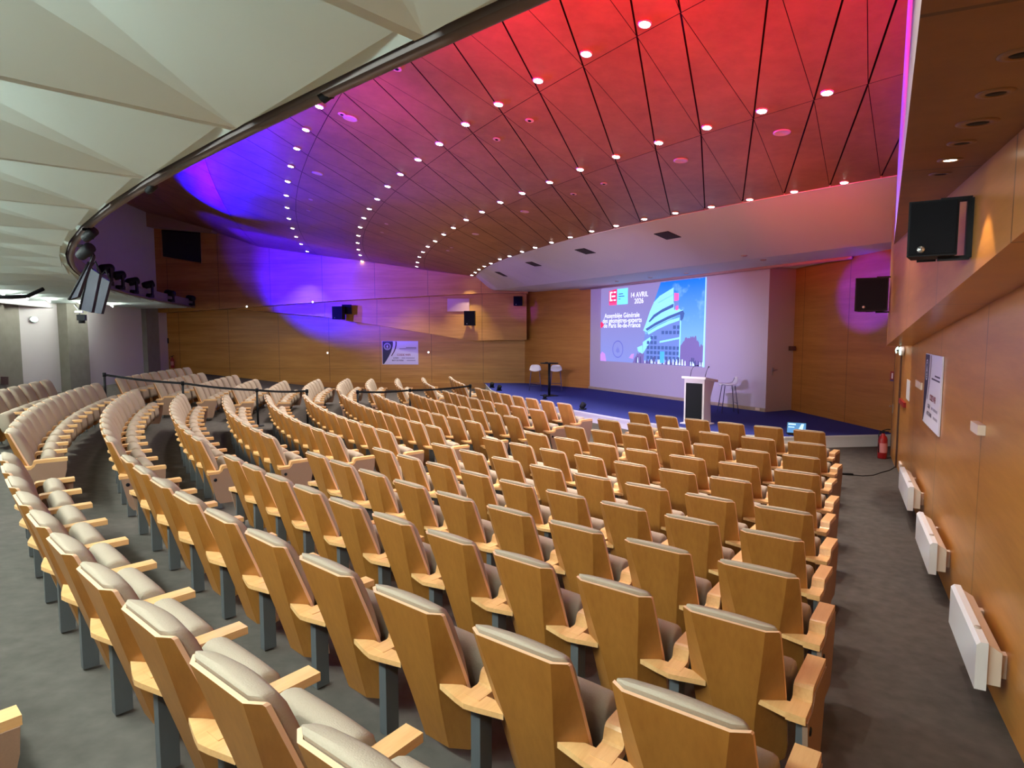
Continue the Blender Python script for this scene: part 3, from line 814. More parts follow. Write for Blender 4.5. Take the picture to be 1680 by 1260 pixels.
for i in range(26):
    u0 = .40 + rr.random() * .58; h = .03 + rr.random() * .05
    mb.poly([(sx(u0), sy(.005), .0075), (sx(u0 + .012), sy(.005), .0075), (sx(u0 + .008), sy(h), .0075), (sx(u0 + .003), sy(h), .0075)])
tag(mb.build('slide_crowd', E('slide_people', 190, 214, 246, SG), slide), kind='stuff')
flat('slide_door', [(.625, .02), (.665, .02), (.665, .16), (.625, .16)], E('slide_doorway', 70, 160, 240, SG), .008)
flat('slide_edge', [(.985, 0), (1, 0), (1, 1), (.992, 1)], E('slide_edge', 150, 205, 255, SG), .008)
# logo block
red = E('slide_red', 232, 44, 92, SG); wht = E('slide_white', 236, 246, 255, 1.0)
flat('slide_logo_ground', [(.095, .775), (.18, .775), (.18, .975), (.095, .955)], red, .004)
flat('slide_logo_strap', [(.095, .765), (.18, .765), (.18, .80), (.095, .80)], E('slide_red_light', 240, 70, 120, SG), .0045)
flat('slide_logo_panel', [(.185, .765), (.30, .765), (.30, .975), (.185, .975)], E('slide_cyan', 112, 214, 250, SG), .004)
mb = MB()
for i in range(40):
    u0 = .38 + rr.random() * .60; h = .03 + rr.random() * .07
    mb.poly([(sx(u0), sy(.0), .0073), (sx(u0 + .014), sy(.0), .0073), (sx(u0 + .010), sy(h), .0073), (sx(u0 + .003), sy(h), .0073)])
tag(mb.build('slide_crowd_shade', E('slide_people_dark', 70, 70, 120, SG), slide), kind='stuff')
mb = MB()
for u0, v0, u1, v1 in ((.104, .82, .118, .94), (.104, .925, .135, .945), (.146, .925, .172, .945), (.104, .82, .135, .84), (.146, .82, .172, .84), (.125, .872, .165, .893)):
    mb.poly([(sx(u0), sy(v0), .006), (sx(u1), sy(v0), .006), (sx(u1), sy(v1), .006), (sx(u0), sy(v1), .006)])
mb.build('slide_logo_letter', wht, slide)
mb = MB()
for u0, v0, u1, v1 in ((.20, .90, .25, .912), (.20, .868, .265, .880), (.20, .836, .222, .846)):
    mb.poly([(sx(u0), sy(v0), .006), (sx(u1), sy(v0), .006), (sx(u1), sy(v1), .006), (sx(u0), sy(v1), .006)])
mb.build('slide_small_print', bd, slide)
def text(s, name, size, m, parent, loc, align='CENTER', rot=None, bold=.0):
    c = bpy.data.curves.new(name, 'FONT'); c.body = s; c.size = size; c.align_x = align; c.offset = bold; c.resolution_u = 3
    c.materials.append(m); o = bpy.data.objects.new(name, c); COL.objects.link(o)
    dg = bpy.context.evaluated_depsgraph_get(); me = bpy.data.meshes.new_from_object(o.evaluated_get(dg)); me.name = name
    bpy.data.objects.remove(o); bpy.data.curves.remove(c)
    o = bpy.data.objects.new(name, me); COL.objects.link(o); o.parent = parent; o.location = loc
    if rot: o.rotation_euler = rot
    return o
text('14 AVRIL', 'slide_text', .31 * HA / 3.4, wht, slide, (sx(.415), sy(.845), .008), bold=.002)
text('2026', 'slide_text', .31 * HA / 3.4, wht, slide, (sx(.415), sy(.765), .008), bold=.002)
for i, s in enumerate(('Assemblée Générale', 'des géomètres-experts', 'de Paris Ile-de-France')):
    text(s, 'slide_text', .305 * HA / 3.4, wht, slide, (sx(.235), sy(.592 - i * .066), .008), bold=.002)
flat('slide_arrow', [(0, .53), (.012, .545), (.04, .50), (.012, .455), (0, .47)], red, .006)
mb = MB(); cx, cy, r0, r1 = sx(.20), sy(.17), .105 * HA, .115 * HA
for k in range(40):
    a, b = k * 2 * math.pi / 40, (k + 1) * 2 * math.pi / 40
    mb.poly([(cx + r * math.cos(t), cy + r * math.sin(t), .006) for r, t in ((r0, a), (r1, a), (r1, b), (r0, b))])
for k in range(5): mb.poly([(cx + (k - 2) * .05 - .012, cy - .14 + abs(k - 2) * .02, .006), (cx + (k - 2) * .05 + .012, cy - .14 + abs(k - 2) * .02, .006), (cx + (k - 2) * .02, cy + .15 - abs(k - 2) * .04, .006)])
mb.build('slide_seal', E('slide_seal', 78, 82, 168, SG), slide)
flat('slide_pink_patch', [(.0, .0), (.07, .0), (.055, .10), (.02, .13), (0, .09)], E('slide_mauve', 176, 126, 216, SG), .003)
flat('slide_pink_patch', [(.32, .06), (.345, .11), (.375, .12), (.365, .05)], E('slide_mauve_small', 172, 130, 220, SG), .003)
SL_L = bpy.data.lights.new('slide_light', 'AREA')

# ------------------------------------------------------------------ stage furniture
def stool(loc, rz, label):
    r = empty('bar_stool', loc, rz, label, 'bar stool', 'white bar stools on the stage')
    mb = MB(); rings = []
    # shell seat: dished pan running up into a low back (front is -y)
    prof = [(-.20, .665, .155), (-.19, .685, .17), (-.10, .668, .195), (.03, .665, .20), (.12, .685, .20), (.165, .73, .195), (.19, .79, .18), (.205, .845, .14), (.208, .858, .10)]
    t = .014
    g = []
    for y, z, hw in prof:
        g.append([Vector((hw * q, y + .03 * (q * q) * (-1 if z > .72 else 0), z + .028 * (q * q if z < .72 else 0))) for q in (-1, -.66, -.33, 0, .33, .66, 1)])
    top = [[mb.vert(p) for p in row] for row in g]; bot = [[mb.vert(p + Vector((0, .004, -t))) for p in row] for row in g]
    for i in range(len(g) - 1):
        for j in range(6):
            mb.face((top[i][j], top[i][j + 1], top[i + 1][j + 1], top[i + 1][j]), 0, True); mb.face((bot[i][j + 1], bot[i][j], bot[i + 1][j], bot[i + 1][j + 1]), 0, True)
        for j in (0, 6): mb.face((top[i][j], top[i + 1][j], bot[i + 1][j], bot[i][j]), 0, True)
    for i in (0, len(g) - 1):
        for j in range(6): mb.face((top[i][j], top[i][j + 1], bot[i][j + 1], bot[i][j]), 0, True)
    mb.build('seat', M_WHITEP, r)
    for sx_, sy_ in ((-1, -1), (1, -1), (1, 1), (-1, 1)):
        m2 = MB(); m2.tube([(sx_ * .14, sy_ * .12, .66), (sx_ * .205, sy_ * .20, 0)], .010, 0, 8); m2.build('leg', M_STOOL, r)
    m2 = MB()
    for a, b in (((-.185, -.176, .2), (.185, -.176, .2)), ((-.185, .176, .24), (.185, .176, .24))): m2.tube([a, b], .008, 0, 8)
    m2.build('footrest', M_STOOL, r)
    r.scale = (U, U, U * 1.03); return r
M_STOOL = plain('blue_grey_tube', srgb(96, 92, 130), .35, .6)
M_CHROME = M_STOOL
def stage_pt(u, v): return bz(u, v, ZS)
stool(stage_pt(1194, 677), math.radians(-95), 'white bar stool beside the lectern')
stool(stage_pt(878, 641), -.06, 'white bar stool farther from the screen, left of the black table')
stool(stage_pt(912, 641.5), -.10, 'white bar stool nearer the screen, behind the black table')
tb = empty('high_table', stage_pt(901, 649.5), .5, 'tall black round table on a thin post on stage', 'bar table')
mb = MB(); mb.lathe([(.001, 1.165), (.32, 1.165), (.325, 1.15), (.32, 1.135), (.001, 1.13)], 0, 32); mb.build('table_top', M_BLACK, tb)
mb = MB(); mb.tube([(0, 0, .02), (0, 0, 1.14)], .045, 0, 16); mb.build('post', M_BLACKM, tb)
mb = MB(); mb.box((0, 0, .012), (.23, .23, .012)); mb.build('base', M_BLACKM, tb)
mb = MB(); mb.box((-.10, .02, 1.18), (.05, .035, .012)); tag(mb.build('remote_control', M_BLACK, loc=tb.location), 'small black remote lying on the tall black table', 'remote')

# lectern
lp = stage_pt(1144, 695); lec = empty('lectern', lp, math.atan2(sd.y, sd.x) * .72, 'white lectern with a black front panel at the stage edge', 'lectern')
# local axes: x to the right along the front face, y towards the back, z up
LH = 1.13
mb = MB()
prof = [(.24, 0), (.24, .62), (.24, .8), (.24, LH - .14)]
front_y = -.19
body = [(-.25, -.19, .02), (.25, -.19, .02), (.25, .17, .02), (-.25, .17, .02)]
body_top = [(-.25, -.19, LH - .07), (.25, -.19, LH - .07), (.25, .30, LH - .15), (-.25, .30, LH - .15)]
ids = [mb.vert(p) for p in body]; idm = [mb.vert((x, y if y < 0 else .12, .62)) for x, y, z in body]; idt = [mb.vert(p) for p in body_top]
for A, B in ((ids, idm), (idm, idt)):
    for i in range(4): mb.face((A[i], A[(i + 1) % 4], B[(i + 1) % 4], B[i]))
mb.face(ids[::-1]); mb.face(idt)
mb.build('body', M_LECT if 'M_LECT' in globals() else plain('lectern_white', srgb(225, 218, 212), .45), lec)
mb = MB(); mb.prism([(-.205, -.192, .07), (.205, -.192, .07), (.205, -.192, LH - .17), (-.205, -.192, LH - .17)], (0, -.008, 0)); mb.build('front_panel', M_BLACK, lec)
mb = MB(); mb.prism([(-.30, -.24, LH - .065), (.30, -.24, LH - .065), (.30, .38, LH - .16), (-.30, .38, LH - .16)], (0, .008, .05)); mb.build('top', plain('lectern_top_white', srgb(235, 230, 226), .4), lec)
mb = MB(); mb.box((0, -.01, .012), (.30, .26, .012)); mb.build('base', M_WHITEP, lec)
for x0, pts_ in ((-.13, [(-.13, -.15, LH - .04), (-.10, -.15, LH + .12), (-.06, -.15, LH + .20), (.0, -.14, LH + .235), (.06, -.13, LH + .24)]), (.24, [(.24, -.15, LH - .04), (.27, -.15, LH + .10), (.30, -.15, LH + .18), (.33, -.14, LH + .23)])):
    m_ = MB(); m_.tube(pts_, [.008, .006, .005, .005, .014][:len(pts_) - 1] + [.014], 0, 8)
    o = m_.build('gooseneck_microphone', M_BLACK)
    o.location = lec.location; o.rotation_euler = lec.rotation_euler; o.scale = (U * .92,) * 3
    tag(o, 'black gooseneck microphone ' + ('with a bent neck, over the lectern front corner' if x0 < 0 else 'with a straight neck, nearer the stool on the lectern'), 'microphone', 'microphones on the lectern')
lec.scale = (U * .92,) * 3

# confidence monitor at the stage edge
mp = bz(1306, 716, ZS - .02); mon = empty('stage_monitor', mp, math.radians(-28), 'tilted black stage monitor showing the slide near the fire extinguisher', 'monitor')
M_ = Matrix.Translation((0, 0, .02)) @ Matrix.Rotation(math.radians(-25), 4, 'X')
mb = MB(); mb.box((0, .0, .20), (.23, .02, .15), 0, M_); mb.box((0, .08, .02), (.18, .12, .02)); mb.build('housing', M_BLACK, mon)
mb = MB(); mb.poly([M_ @ Vector((x, -.022, z)) for x, z in ((-.215, .065), (.215, .065), (.215, .335), (-.215, .335))]); mb.build('display', E('monitor_picture', 60, 120, 170, .8), mon)
mb = MB(); mb.poly([M_ @ Vector((x, -.024, z)) for x, z in ((.02, .10), (.13, .10), (.17, .31), (.11, .31))]); mb.poly([M_ @ Vector((x, -.024, z)) for x, z in ((-.19, .27), (-.02, .27), (-.02, .31), (-.19, .31))])
mb.poly([M_ @ Vector((x, -.024, z)) for x, z in ((-.19, .20), (-.05, .20), (-.05, .225), (-.19, .225))]); mb.build('display_picture', E('monitor_light', 170, 215, 240, .9), mon)
mon.scale = (U * .75,) * 3

# black uplighters lying along the stage edge
for i, (u, v, lab) in enumerate([(807, 636, 'farthest, in the stage corner'), (819, 641, 'second from the stage corner'), (894, 655, 'in front of the black table'), (956, 672, 'nearest the lectern')]):
    p = bz(u, v, ZS)
    r = empty('floor_spot', p, math.radians(30 + 10 * i), f'small black floor spotlight on the stage edge, {lab}', 'floor spotlight', 'floor spotlights on the stage edge')
    mb = MB(); mb.box((0, 0, .02), (.09, .09, .02)); mb.build('base', M_BLACK, r)
    mb = MB(); M2 = Matrix.Translation((0, 0, .13)) @ Matrix.Rotation(math.radians(30), 4, 'X')
    mb.lathe([(.001, -.09), (.075, -.09), (.09, -.03), (.09, .09), (.078, .095), (.001, .08)], 0, 16, M2); mb.build('head', M_BLACK, r)
    mb = MB(); mb.prism([(-.10, -.01, .03), (-.10, .01, .03), (-.10, .01, .15), (-.10, -.01, .15)], (.01, 0, 0)); mb.prism([(.09, -.01, .03), (.09, .01, .03), (.09, .01, .15), (.09, -.01, .15)], (.01, 0, 0)); mb.build('yoke', M_BLACK, r)
    r.scale = (U * (.8 if i != 2 else .6),) * 3

# ------------------------------------------------------------------ loudspeakers
def speaker(loc, x, y, w, h, d, label, parts=True):
    z = Vector((0, 0, 1)); M = frame_matrix(loc, x, y, z)
    r = empty('loudspeaker', (0, 0, 0), 0, label, 'loudspeaker', 'loudspeakers on the walls'); r.matrix_world = M
    mb = MB()     # trapezoid cabinet: front at -y, narrower at the back
    mb.prism([(-w / 2, -d / 2, -h / 2), (w / 2, -d / 2, -h / 2), (w * .36, d / 2, -h / 2), (-w * .36, d / 2, -h / 2)], (0, 0, h)); mb.build('cabinet', M_BLACK, r)
    mb = MB(); mb.box((0, -d / 2 - .006, 0), (w * .46, .006, h * .47)); mb.build('grille', plain('speaker_grille', (.006, .006, .008, 1), .8, noise=.4, nscale=300, spec=.1), r)
    mb = MB(); mb.lathe([(.0005, .004), (.018, .004), (.022, 0)], 0, 12, Matrix.Translation((w * .0 - w * .22, -d / 2 - .012, -h * .38)) @ Matrix.Rotation(math.pi / 2, 4, 'X')); mb.build('badge', M_STEEL, r)
    mb = MB(); mb.box((.0, d / 2 + .06, 0), (.03, .07, .03)); mb.box((0, d / 2 + .13, 0), (.05, .012, h * .5)); mb.build('bracket', M_BLACKM, r)
    return r
def right_speaker(pxc, off, w, h, d, yaw, label):
    # hung off the upper wall face by "off" metres
    p = on_plane(pxc[0], pxc[1], Ru + RN * off, RN)
    f = Vector((math.sin(yaw), math.cos(yaw), 0))     # direction from the grille into the cabinet
    return speaker(p, Vector((f.y, -f.x, 0)), f, w, h, d, label)
def speaker_r(corner_px, w_px, label, depth, yaw, hr):
    u0, u1, v0, v1 = corner_px
    d = ray((u0 + u1) / 2, (v0 + v1) / 2); p = d * (depth * U / d.y)
    w = w_px / F * depth * U; h = (v1 - v0) / F * depth * U * hr
    f = Vector((math.sin(yaw), math.cos(yaw), 0))
    r = speaker(p, Vector((f.y, -f.x, 0)), f, w, h, w * .85, label)
    return r, p, w, h
sp1, p1_, w1_, h1_ = speaker_r((1491, 1564, 333, 424), 66, 'large black loudspeaker hung under the aisle soffit near the camera', 3.3, .52, .95)
sp2, p2_, w2_, h2_ = speaker_r((1402, 1456, 457, 511), 46, 'black loudspeaker hung at the wing wall in violet light', 8.6, .50, .98)
for sp_, p_, w_, h_, side in ((sp1, p1_, w1_, h1_, 1), (sp2, p2_, w2_, h2_, 1)):
    mb = MB(); x = w_ * .78
    inv = sp_.matrix_world
    mb.box((x, 0, 0), (.022, .03, h_ * .53)); mb.box((x * .60, 0, h_ * .53), (x * .40, .022, .012)); mb.box((x * .60, 0, -h_ * .53), (x * .40, .022, .012))
    mb.box((x + .08, 0, 0), (.08, .02, .02))
    mb.build('wall_bracket', M_BLACKM, sp_)
fl = -LN
for (u0, u1, v0, v1), lab, dp, yaw in (((547.5, 566, 503, 524), 'small black loudspeaker on the far wall under the blue light', .85, .35), ((562.5, 578, 500, 515), 'flat black loudspeaker box against the far wall in blue light', .58, .0),
                                      ((763, 781, 510.5, 534), 'tilted black loudspeaker on the far wall below a pale patch', .72, .25), ((842.5, 857, 486.5, 501.5), 'black loudspeaker in the far wall corner beside the stage', .62, .0)):
    p = lw((u0 + u1) / 2, (v0 + v1) / 2, dp + .05)
    w_ = (u1 - u0) / F * p.y; h_ = (v1 - v0) / F * p.y
    f = Vector((math.sin(yaw), math.cos(yaw), 0))
    speaker(p, Vector((f.y, -f.x, 0)), f, w_, h_, min(.36, dp * .5), lab)
# pale access panel and wall lamps on the far wall
mb = MB(); mb.prism([lw(734, 490, .40), lw(770, 490, .40), lw(770, 511, .40), lw(734, 511, .40)], LN * .02)
tag(mb.build('access_panel', plain('pale_panel', srgb(200, 160, 140), .5)), 'pale blank rectangular panel on the far wall above a tilted loudspeaker', 'wall panel')
for i, (u, v, off, lab) in enumerate(((537.5, 579, 0, 'left of the white wifi banner'), (703, 578, 0, 'right of the white wifi banner'), (405, 503, .625, 'under the blue light, nearer the rear wall'), (513, 495.5, .625, 'under the blue light, nearer the stage'))):
    p = lw(u, v, off)
    M = frame_matrix(p, LW_D, Vector((0, 0, 1)), LN)
    mb = MB(); mb.lathe([(.05, -.005), (.05, .012), (.038, .015), (.036, .005)], 0, 18)
    o = mb.build('wall_lamp', M_WHITEP); o.matrix_world = M
    m2 = MB(); m2.lathe([(.0005, .012), (.034, .010), (.036, .002)], 0, 16); m2.build('lens', M_GLOW_S, o)
    tag(o, f'tiny round glowing lamp on the far wall, {lab}', 'wall lamp', 'small lamps on the far wall')

# ------------------------------------------------------------------ wifi banners
M_BWHITE = plain('banner_white', srgb(226, 222, 238), .6); M_BNAVY = plain('banner_navy', srgb(24, 24, 58), .5); M_BMAR = plain('banner_maroon', srgb(70, 22, 54), .5)
M_BTEXT = plain('banner_text', srgb(66, 54, 84), .6); M_BRED = plain('banner_red_text', srgb(150, 70, 84), .6); M_BFADE = plain('banner_fine_text', srgb(160, 154, 176), .6)
def banner(M, w, h, label):
    r = empty('wifi_banner', (0, 0, 0), 0, label, 'banner', 'wifi banners on the side walls'); r.matrix_world = M
    mb = MB(); mb.box((0, 0, .008), (w / 2, h / 2, .008)); mb.build('sheet', M_BWHITE, r)
    X = lambda u: (u - .5) * w; Y = lambda v: (v - .5) * h
    def curve(o):
        return [(.30 + o, 1.0 - o * .12), (.305 + o, .92), (.30 + o, .82), (.28 + o, .68), (.245 + o * .9, .53), (.19 + o * .75, .36), (.12 + o * .5, .18), (.045 + o * .2, .02)]
    def strip_(name, pa, m, z):
        mb = MB(); mb.poly([(X(u), Y(v), z) for u, v in pa]); mb.build(name, m, r)
    strip_('navy_field', [(.012, .99)] + [(u, min(v, .99)) for u, v in curve(0)] + [(.012, .02)], M_BNAVY, .0175)
    a = curve(.07)[:6]; b = curve(.105)[:6]
    strip_('maroon_stripe', [(u, min(v, .99)) for u, v in a] + [(u, min(v, .99)) for u, v in b[::-1]], M_BMAR, .0175)
    mb = MB(); cx, cy = X(.145), Y(.77); R_ = .15 * h
    for r0, r1 in ((.88, 1.0), (.66, .73)):
        for k in range(28):
            t0, t1 = k * 2 * math.pi / 28, (k + 1) * 2 * math.pi / 28
            mb.poly([(cx + R_ * q * math.cos(t), cy + R_ * q * math.sin(t), .0185) for q, t in ((r0, t0), (r1, t0), (r1, t1), (r0, t1))])
    mb.poly([(cx - R_ * .30, cy - R_ * .1, .0185), (cx, cy - R_ * .1 - R_ * .15, .0185), (cx + R_ * .30, cy - R_ * .1, .0185), (cx, cy + R_ * .5, .0185)])
    mb.poly([(cx - R_ * .22, cy - R_ * .5, .0185), (cx + R_ * .22, cy - R_ * .5, .0185), (cx + R_ * .1, cy - R_ * .3, .0185), (cx - R_ * .1, cy - R_ * .3, .0185)])
    mb.build('emblem', M_BWHITE, r)
    mb = MB()
    for u0, u1, v in ((.66, .95, .715), (.48, .95, .665)): mb.poly([(X(u0), Y(v), .018), (X(u1), Y(v), .018), (X(u1), Y(v + .022), .018), (X(u0), Y(v + .022), .018)])
    mb.build('heading_lines', M_BTEXT, r)
    text('CODE WIFI', 'banner_text', .115 * h, M_BRED, r, (X(.60), Y(.375), .0185), bold=.003)
    text('LOGIN', 'banner_text', .075 * h, M_BTEXT, r, (X(.38), Y(.255), .0185), bold=.002)
    text('MOT DE PASSE', 'banner_text', .075 * h, M_BTEXT, r, (X(.43), Y(.15), .0185), bold=.002)
    mb = MB()
    for u0, u1, v in ((.54, .64, .262), (.66, .90, .262), (.68, .92, .157)): mb.poly([(X(u0), Y(v), .018), (X(u1), Y(v), .018), (X(u1), Y(v + .035), .018), (X(u0), Y(v + .035), .018)])
    mb.build('fine_print', M_BFADE, r)
    return r
a_, b_ = lw(627.5, 598, .002), lw(686.5, 598, .002); t_ = lw(686, 559.5, .002)
banner(frame_matrix((a_ + b_) / 2 + Vector((0, 0, (t_.z - b_.z) / 2)), -LW_D, Vector((0, 0, 1)), LN), (b_ - a_).length, t_.z - b_.z, 'white and navy wifi banner on the far wood wall')
Rl = V(1.0, 0, 0)
def rl(u, v, off=0.0): return on_plane(u, v, Rl + RN * off, RN)
ba, bb = rl(1517.5, 690), rl(1541.5, 717); ta, tb2 = rl(1521, 579.5), rl(1551, 585.5)
yA = .5 * ((ba - Rl).dot(RW_D) + (ta - Rl).dot(RW_D)); yB = .5 * ((bb - Rl).dot(RW_D) + (tb2 - Rl).dot(RW_D))
zB = .5 * (ba.z + bb.z); zT = .5 * (ta.z + tb2.z)
cc = Rl + RW_D * (yA + yB) / 2; cc.z = (zB + zT) / 2
banner(frame_matrix(cc + RN * .004, -RW_D, Vector((0, 0, 1)), RN), abs(yA - yB), zT - zB, 'white and navy wifi banner on the heater-side wall by the door')

# ------------------------------------------------------------------ heater-side wall: door, signs, heaters, switches
def wall_box(name, u0, v0, u1, v1, d, m, label, cat, group=None):
    a, b = rl((u0 + u1) / 2, v0), rl((u0 + u1) / 2, v1)
    ya, yb = (rl(u0, (v0 + v1) / 2) - Rl).dot(RW_D), (rl(u1, (v0 + v1) / 2) - Rl).dot(RW_D)
    M = frame_matrix(Rl + RW_D * (ya + yb) / 2 + Vector((0, 0, (a.z + b.z) / 2)) + RN * .002, -RW_D, Vector((0, 0, 1)), RN)
    mb = MB(); mb.box((0, 0, d / 2), (abs(ya - yb) / 2, abs(a.z - b.z) / 2, d / 2))
    o = mb.build(name, m); o.matrix_world = M
    return tag(o, label, cat, group)
dz0 = floor_z(16) * U
ye, yd = YE - .06, YE - 1.02
dm = frame_matrix(rwp((ye + yd) / 2, 0, 0) + RN * .003, -RW_D, Vector((0, 0, 1)), RN)
dw = (ye - yd) * U * math.sqrt(1 + .537 ** 2); dh = 1.86 * U
mb = MB(); mb.box((0, dz0 + dh / 2, .01), (dw / 2, dh / 2, .01)); door = struct(mb, 'door_1', M_WALL_R); door.matrix_world = dm
mb = MB()
for x in (-dw / 2 - .01, dw / 2 + .01): mb.box((x, dz0 + dh / 2, .012), (.012, dh / 2 + .02, .014))
mb.box((0, dz0 + dh + .015, .012), (dw / 2, .012, .014)); mb.build('door_frame', plain('door_gap_brown', srgb(70, 36, 18), .6), door)
mb = MB(); mb.box((-dw / 2 + .09, dz0 + .95, .025), (.022, .09, .006)); mb.tube([(-dw / 2 + .09, dz0 + 1.0, .03), (-dw / 2 + .09, dz0 + 1.0, .075), (-dw / 2 + .22, dz0 + 1.0, .08)], .010); mb.build('door_handle', M_STEEL, door)
M_EXIT = emit('exit_green', (.62, 1, .80, 1), 3.0)
def exit_sign(M, w, h, label):
    r = empty('exit_sign', (0, 0, 0), 0, label, 'exit sign', 'green emergency exit lights'); r.matrix_world = M
    mb = MB(); mb.loft([[(x * w / 2, y * h / 2, z) for x, y in [(math.cos(k * math.pi / 12) , math.sin(k * math.pi / 12)) for k in range(24)]] for z in (0, .05)]); mb.build('housing', M_WHITEP, r)
    mb = MB(); mb.loft([[(x * w / 2 * .93 * s, y * h / 2 * .93 * s, z) for x, y in [(math.cos(k * math.pi / 12), math.sin(k * math.pi / 12)) for k in range(24)]] for z, s in ((.045, 1), (.062, .9))]); mb.build('diffuser', M_EXIT, r)
    return r
for (u, v, lab) in ((1484, 576, 'oval green exit light over the side door, nearer the banner'),):
    p = rl(u, v); exit_sign(frame_matrix(p + RN * .01, -RW_D, Vector((0, 0, 1)), RN), .30, .16, lab)
p = ray(1475, 575) * (10.5 * U / ray(1475, 575).y)
exit_sign(frame_matrix(p, Vector((math.cos(.6), -math.sin(.6), 0)), Vector((0, 0, 1)), Vector((-math.sin(.6), -math.cos(.6), 0))), .13, .17, 'round green exit light hanging at the side door corner')
p = V(XR + .02, yrear(53), 0); p = on_plane(53.5, 524, V(XR + .02, 0, 0), Vector((1, 0, 0)))
exit_sign(frame_matrix(p, Vector((0, -1, 0)), Vector((0, 0, 1)), Vector((1, 0, 0))) , .34, .19, 'oval green exit light on the white rear wall')
d = ray(46, 480); p = d * (15.5 * U / d.y)
r = empty('exit_sign', p, math.radians(35), 'square green exit sign hanging under the concrete soffit at the rear', 'exit sign', 'green emergency exit lights')
mb = MB(); mb.box((0, 0, 0), (.13, .03, .11)); mb.build('housing', M_WHITEP, r)
mb = MB(); mb.box((0, -.032, 0), (.115, .004, .09)); mb.build('diffuser', M_EXIT, r)
wall_box('notice_sheet', 1488, 623, 1493, 657, .006, M_WHITEP, 'tall white notice sheet on the side door', 'notice')
wall_box('fire_alarm_button', 1479, 657, 1487, 665, .04, M_RED, 'small red fire alarm box on the wall beside the door', 'alarm button')
s_ = wall_box('light_switch', 1504.5, 625.5, 1514, 637, .02, M_CREAM, 'cream square switch plate between door and banner', 'switch')
wall_box('thermostat', 1605, 694, 1618, 711, .05, M_CREAM, 'small cream box on the wall beyond the banner', 'wall box')
wall_box('power_socket', 1477.5, 759, 1480.5, 768, .03, M_CREAM, 'small cream socket low on the wall by the door', 'socket')
fs = on_plane(1467.5, 617.5, H1, Vector((-hd.y, hd.x, 0)))
hn = Vector((-hd.y, hd.x, 0));  hn = hn if hn.y < 0 else -hn
if hn.x > 0 and False: pass
fsn = Vector((-.75, -.66, 0))
r = empty('fire_sign', (0, 0, 0), 0, 'small red and white extinguisher sign on the wing wall above the stage edge', 'sign')
r.matrix_world = frame_matrix(on_plane(1466.5, 617.5, H1 + fsn * .03, hn), hd if hd.x > 0 else -hd, Vector((0, 0, 1)), hn)
mb = MB(); mb.box((0, 0, .005), (.10, .105, .005)); mb.build('plate', plain('sign_red', srgb(140, 30, 40), .5), r)
mb = MB(); mb.box((-.035, .01, .011), (.022, .06, .001)); mb.box((.045, .03, .011), (.03, .04, .001)); mb.build('symbol', M_WHITEP, r)
mb = MB(); mb.box((0, -.092, .012), (.10, .014, .001)); mb.build('blue_strip', plain('sign_blue', srgb(60, 60, 130), .5), r)
# box on the wing wall corner
cb = bz(1299, 571, .0) if False else None
pbx = G1 + Vector((0, 0, 0)); d = ray(1299.5, 571.5); t = (G1.xy.length) / d.xy.length; pbx = d * t * .99
mb = MB(); mb.box((0, 0, 0), (.07, .07, .06)); tag(mb.build('junction_box', plain('brown_box', srgb(74, 40, 26), .5), loc=pbx), 'small dark brown box on the corner of the grey return', 'wall box')
mb = MB(); p = on_plane(1243.5, 671, S0 + sn * .004, sn); M = frame_matrix(p, sd, Vector((0, 0, 1)), sn); mb.box((0, 0, .012), (.075, .035, .012), 0, M)
tag(mb.build('wall_socket', M_CREAM), 'double socket low on the white screen wall near the stool', 'socket')
mb = MB(); p = on_plane(934, 629.5, S0 + sn * .004, sn); M = frame_matrix(p, sd, Vector((0, 0, 1)), sn); mb.box((0, 0, .012), (.05, .03, .012), 0, M)
tag(mb.build('wall_socket', plain('grey_socket', srgb(120, 116, 140), .5)), 'small grey socket at the far lower corner of the screen wall', 'socket')

# panel heaters low on the heater-side wall
for i, (u0, v0, u1, v1, lab) in enumerate([(1475, 777, 1487, 824, 'farthest, nearest the side door'), (1503, 853, 1522, 925, 'middle one of three'), (1559, 975, 1597, 1108, 'nearest the camera')]):
    off = .16 * U
    # front face far top corner and near bottom corner, on a plane standing off the wall
    a = rl(u0, v0, off); b = rl(u1 + 2, v1, off)
    ya, yb = (a - Rl).dot(RW_D), (b - Rl).dot(RW_D)
    zt, zb = a.z, b.z
    zc_ = floor_at(Rl + RW_D * (ya + yb) / 2)
    length = abs(ya - yb); height = (zt - zb) * .88
    if not (.15 < height < .6): height = .30; 
    M = frame_matrix(Rl + RW_D * (ya + yb) / 2 + Vector((0, 0, (zt + zb) / 2)), -RW_D, Vector((0, 0, 1)), RN)
    r = empty('panel_heater', (0, 0, 0), 0, f'white wall panel heater above the aisle carpet, {lab}', 'heater', 'panel heaters on the wall'); r.matrix_world = M
    L2, H2 = length / 2, height / 2
    mb = MB(); mb.prism([(-L2, -H2, off), (-L2, H2 * .86, off), (-L2, H2, off - .02), (-L2, H2, off - .06), (-L2, -H2, off - .06)], (length, 0, 0)); mb.build('front_cover', M_WHITEP, r)
    mb = MB(); mb.prism([(-L2 + .03, -H2 * .8, off - .06), (-L2 + .03, H2 * .9, off - .06), (-L2 + .03, H2 * .6, .045), (-L2 + .03, -H2 * .8, .045)], (length - .06, 0, 0)); mb.build('body', M_CREAM, r)
    for s in (-1, 1):
        mb = MB(); mb.box((s * L2 * .7, -H2 * .2, .023), (.03, H2 * .5, .022)); mb.build('bracket', M_CREAM, r)
    mb = MB(); mb.lathe([(.001, .012), (.018, .012), (.02, 0)], 0, 12, Matrix.Translation((L2 * .55, H2 * .98, off - .04)) @ Matrix.Rotation(-math.pi / 2, 4, 'X')); mb.build('dial', M_GREY, r)

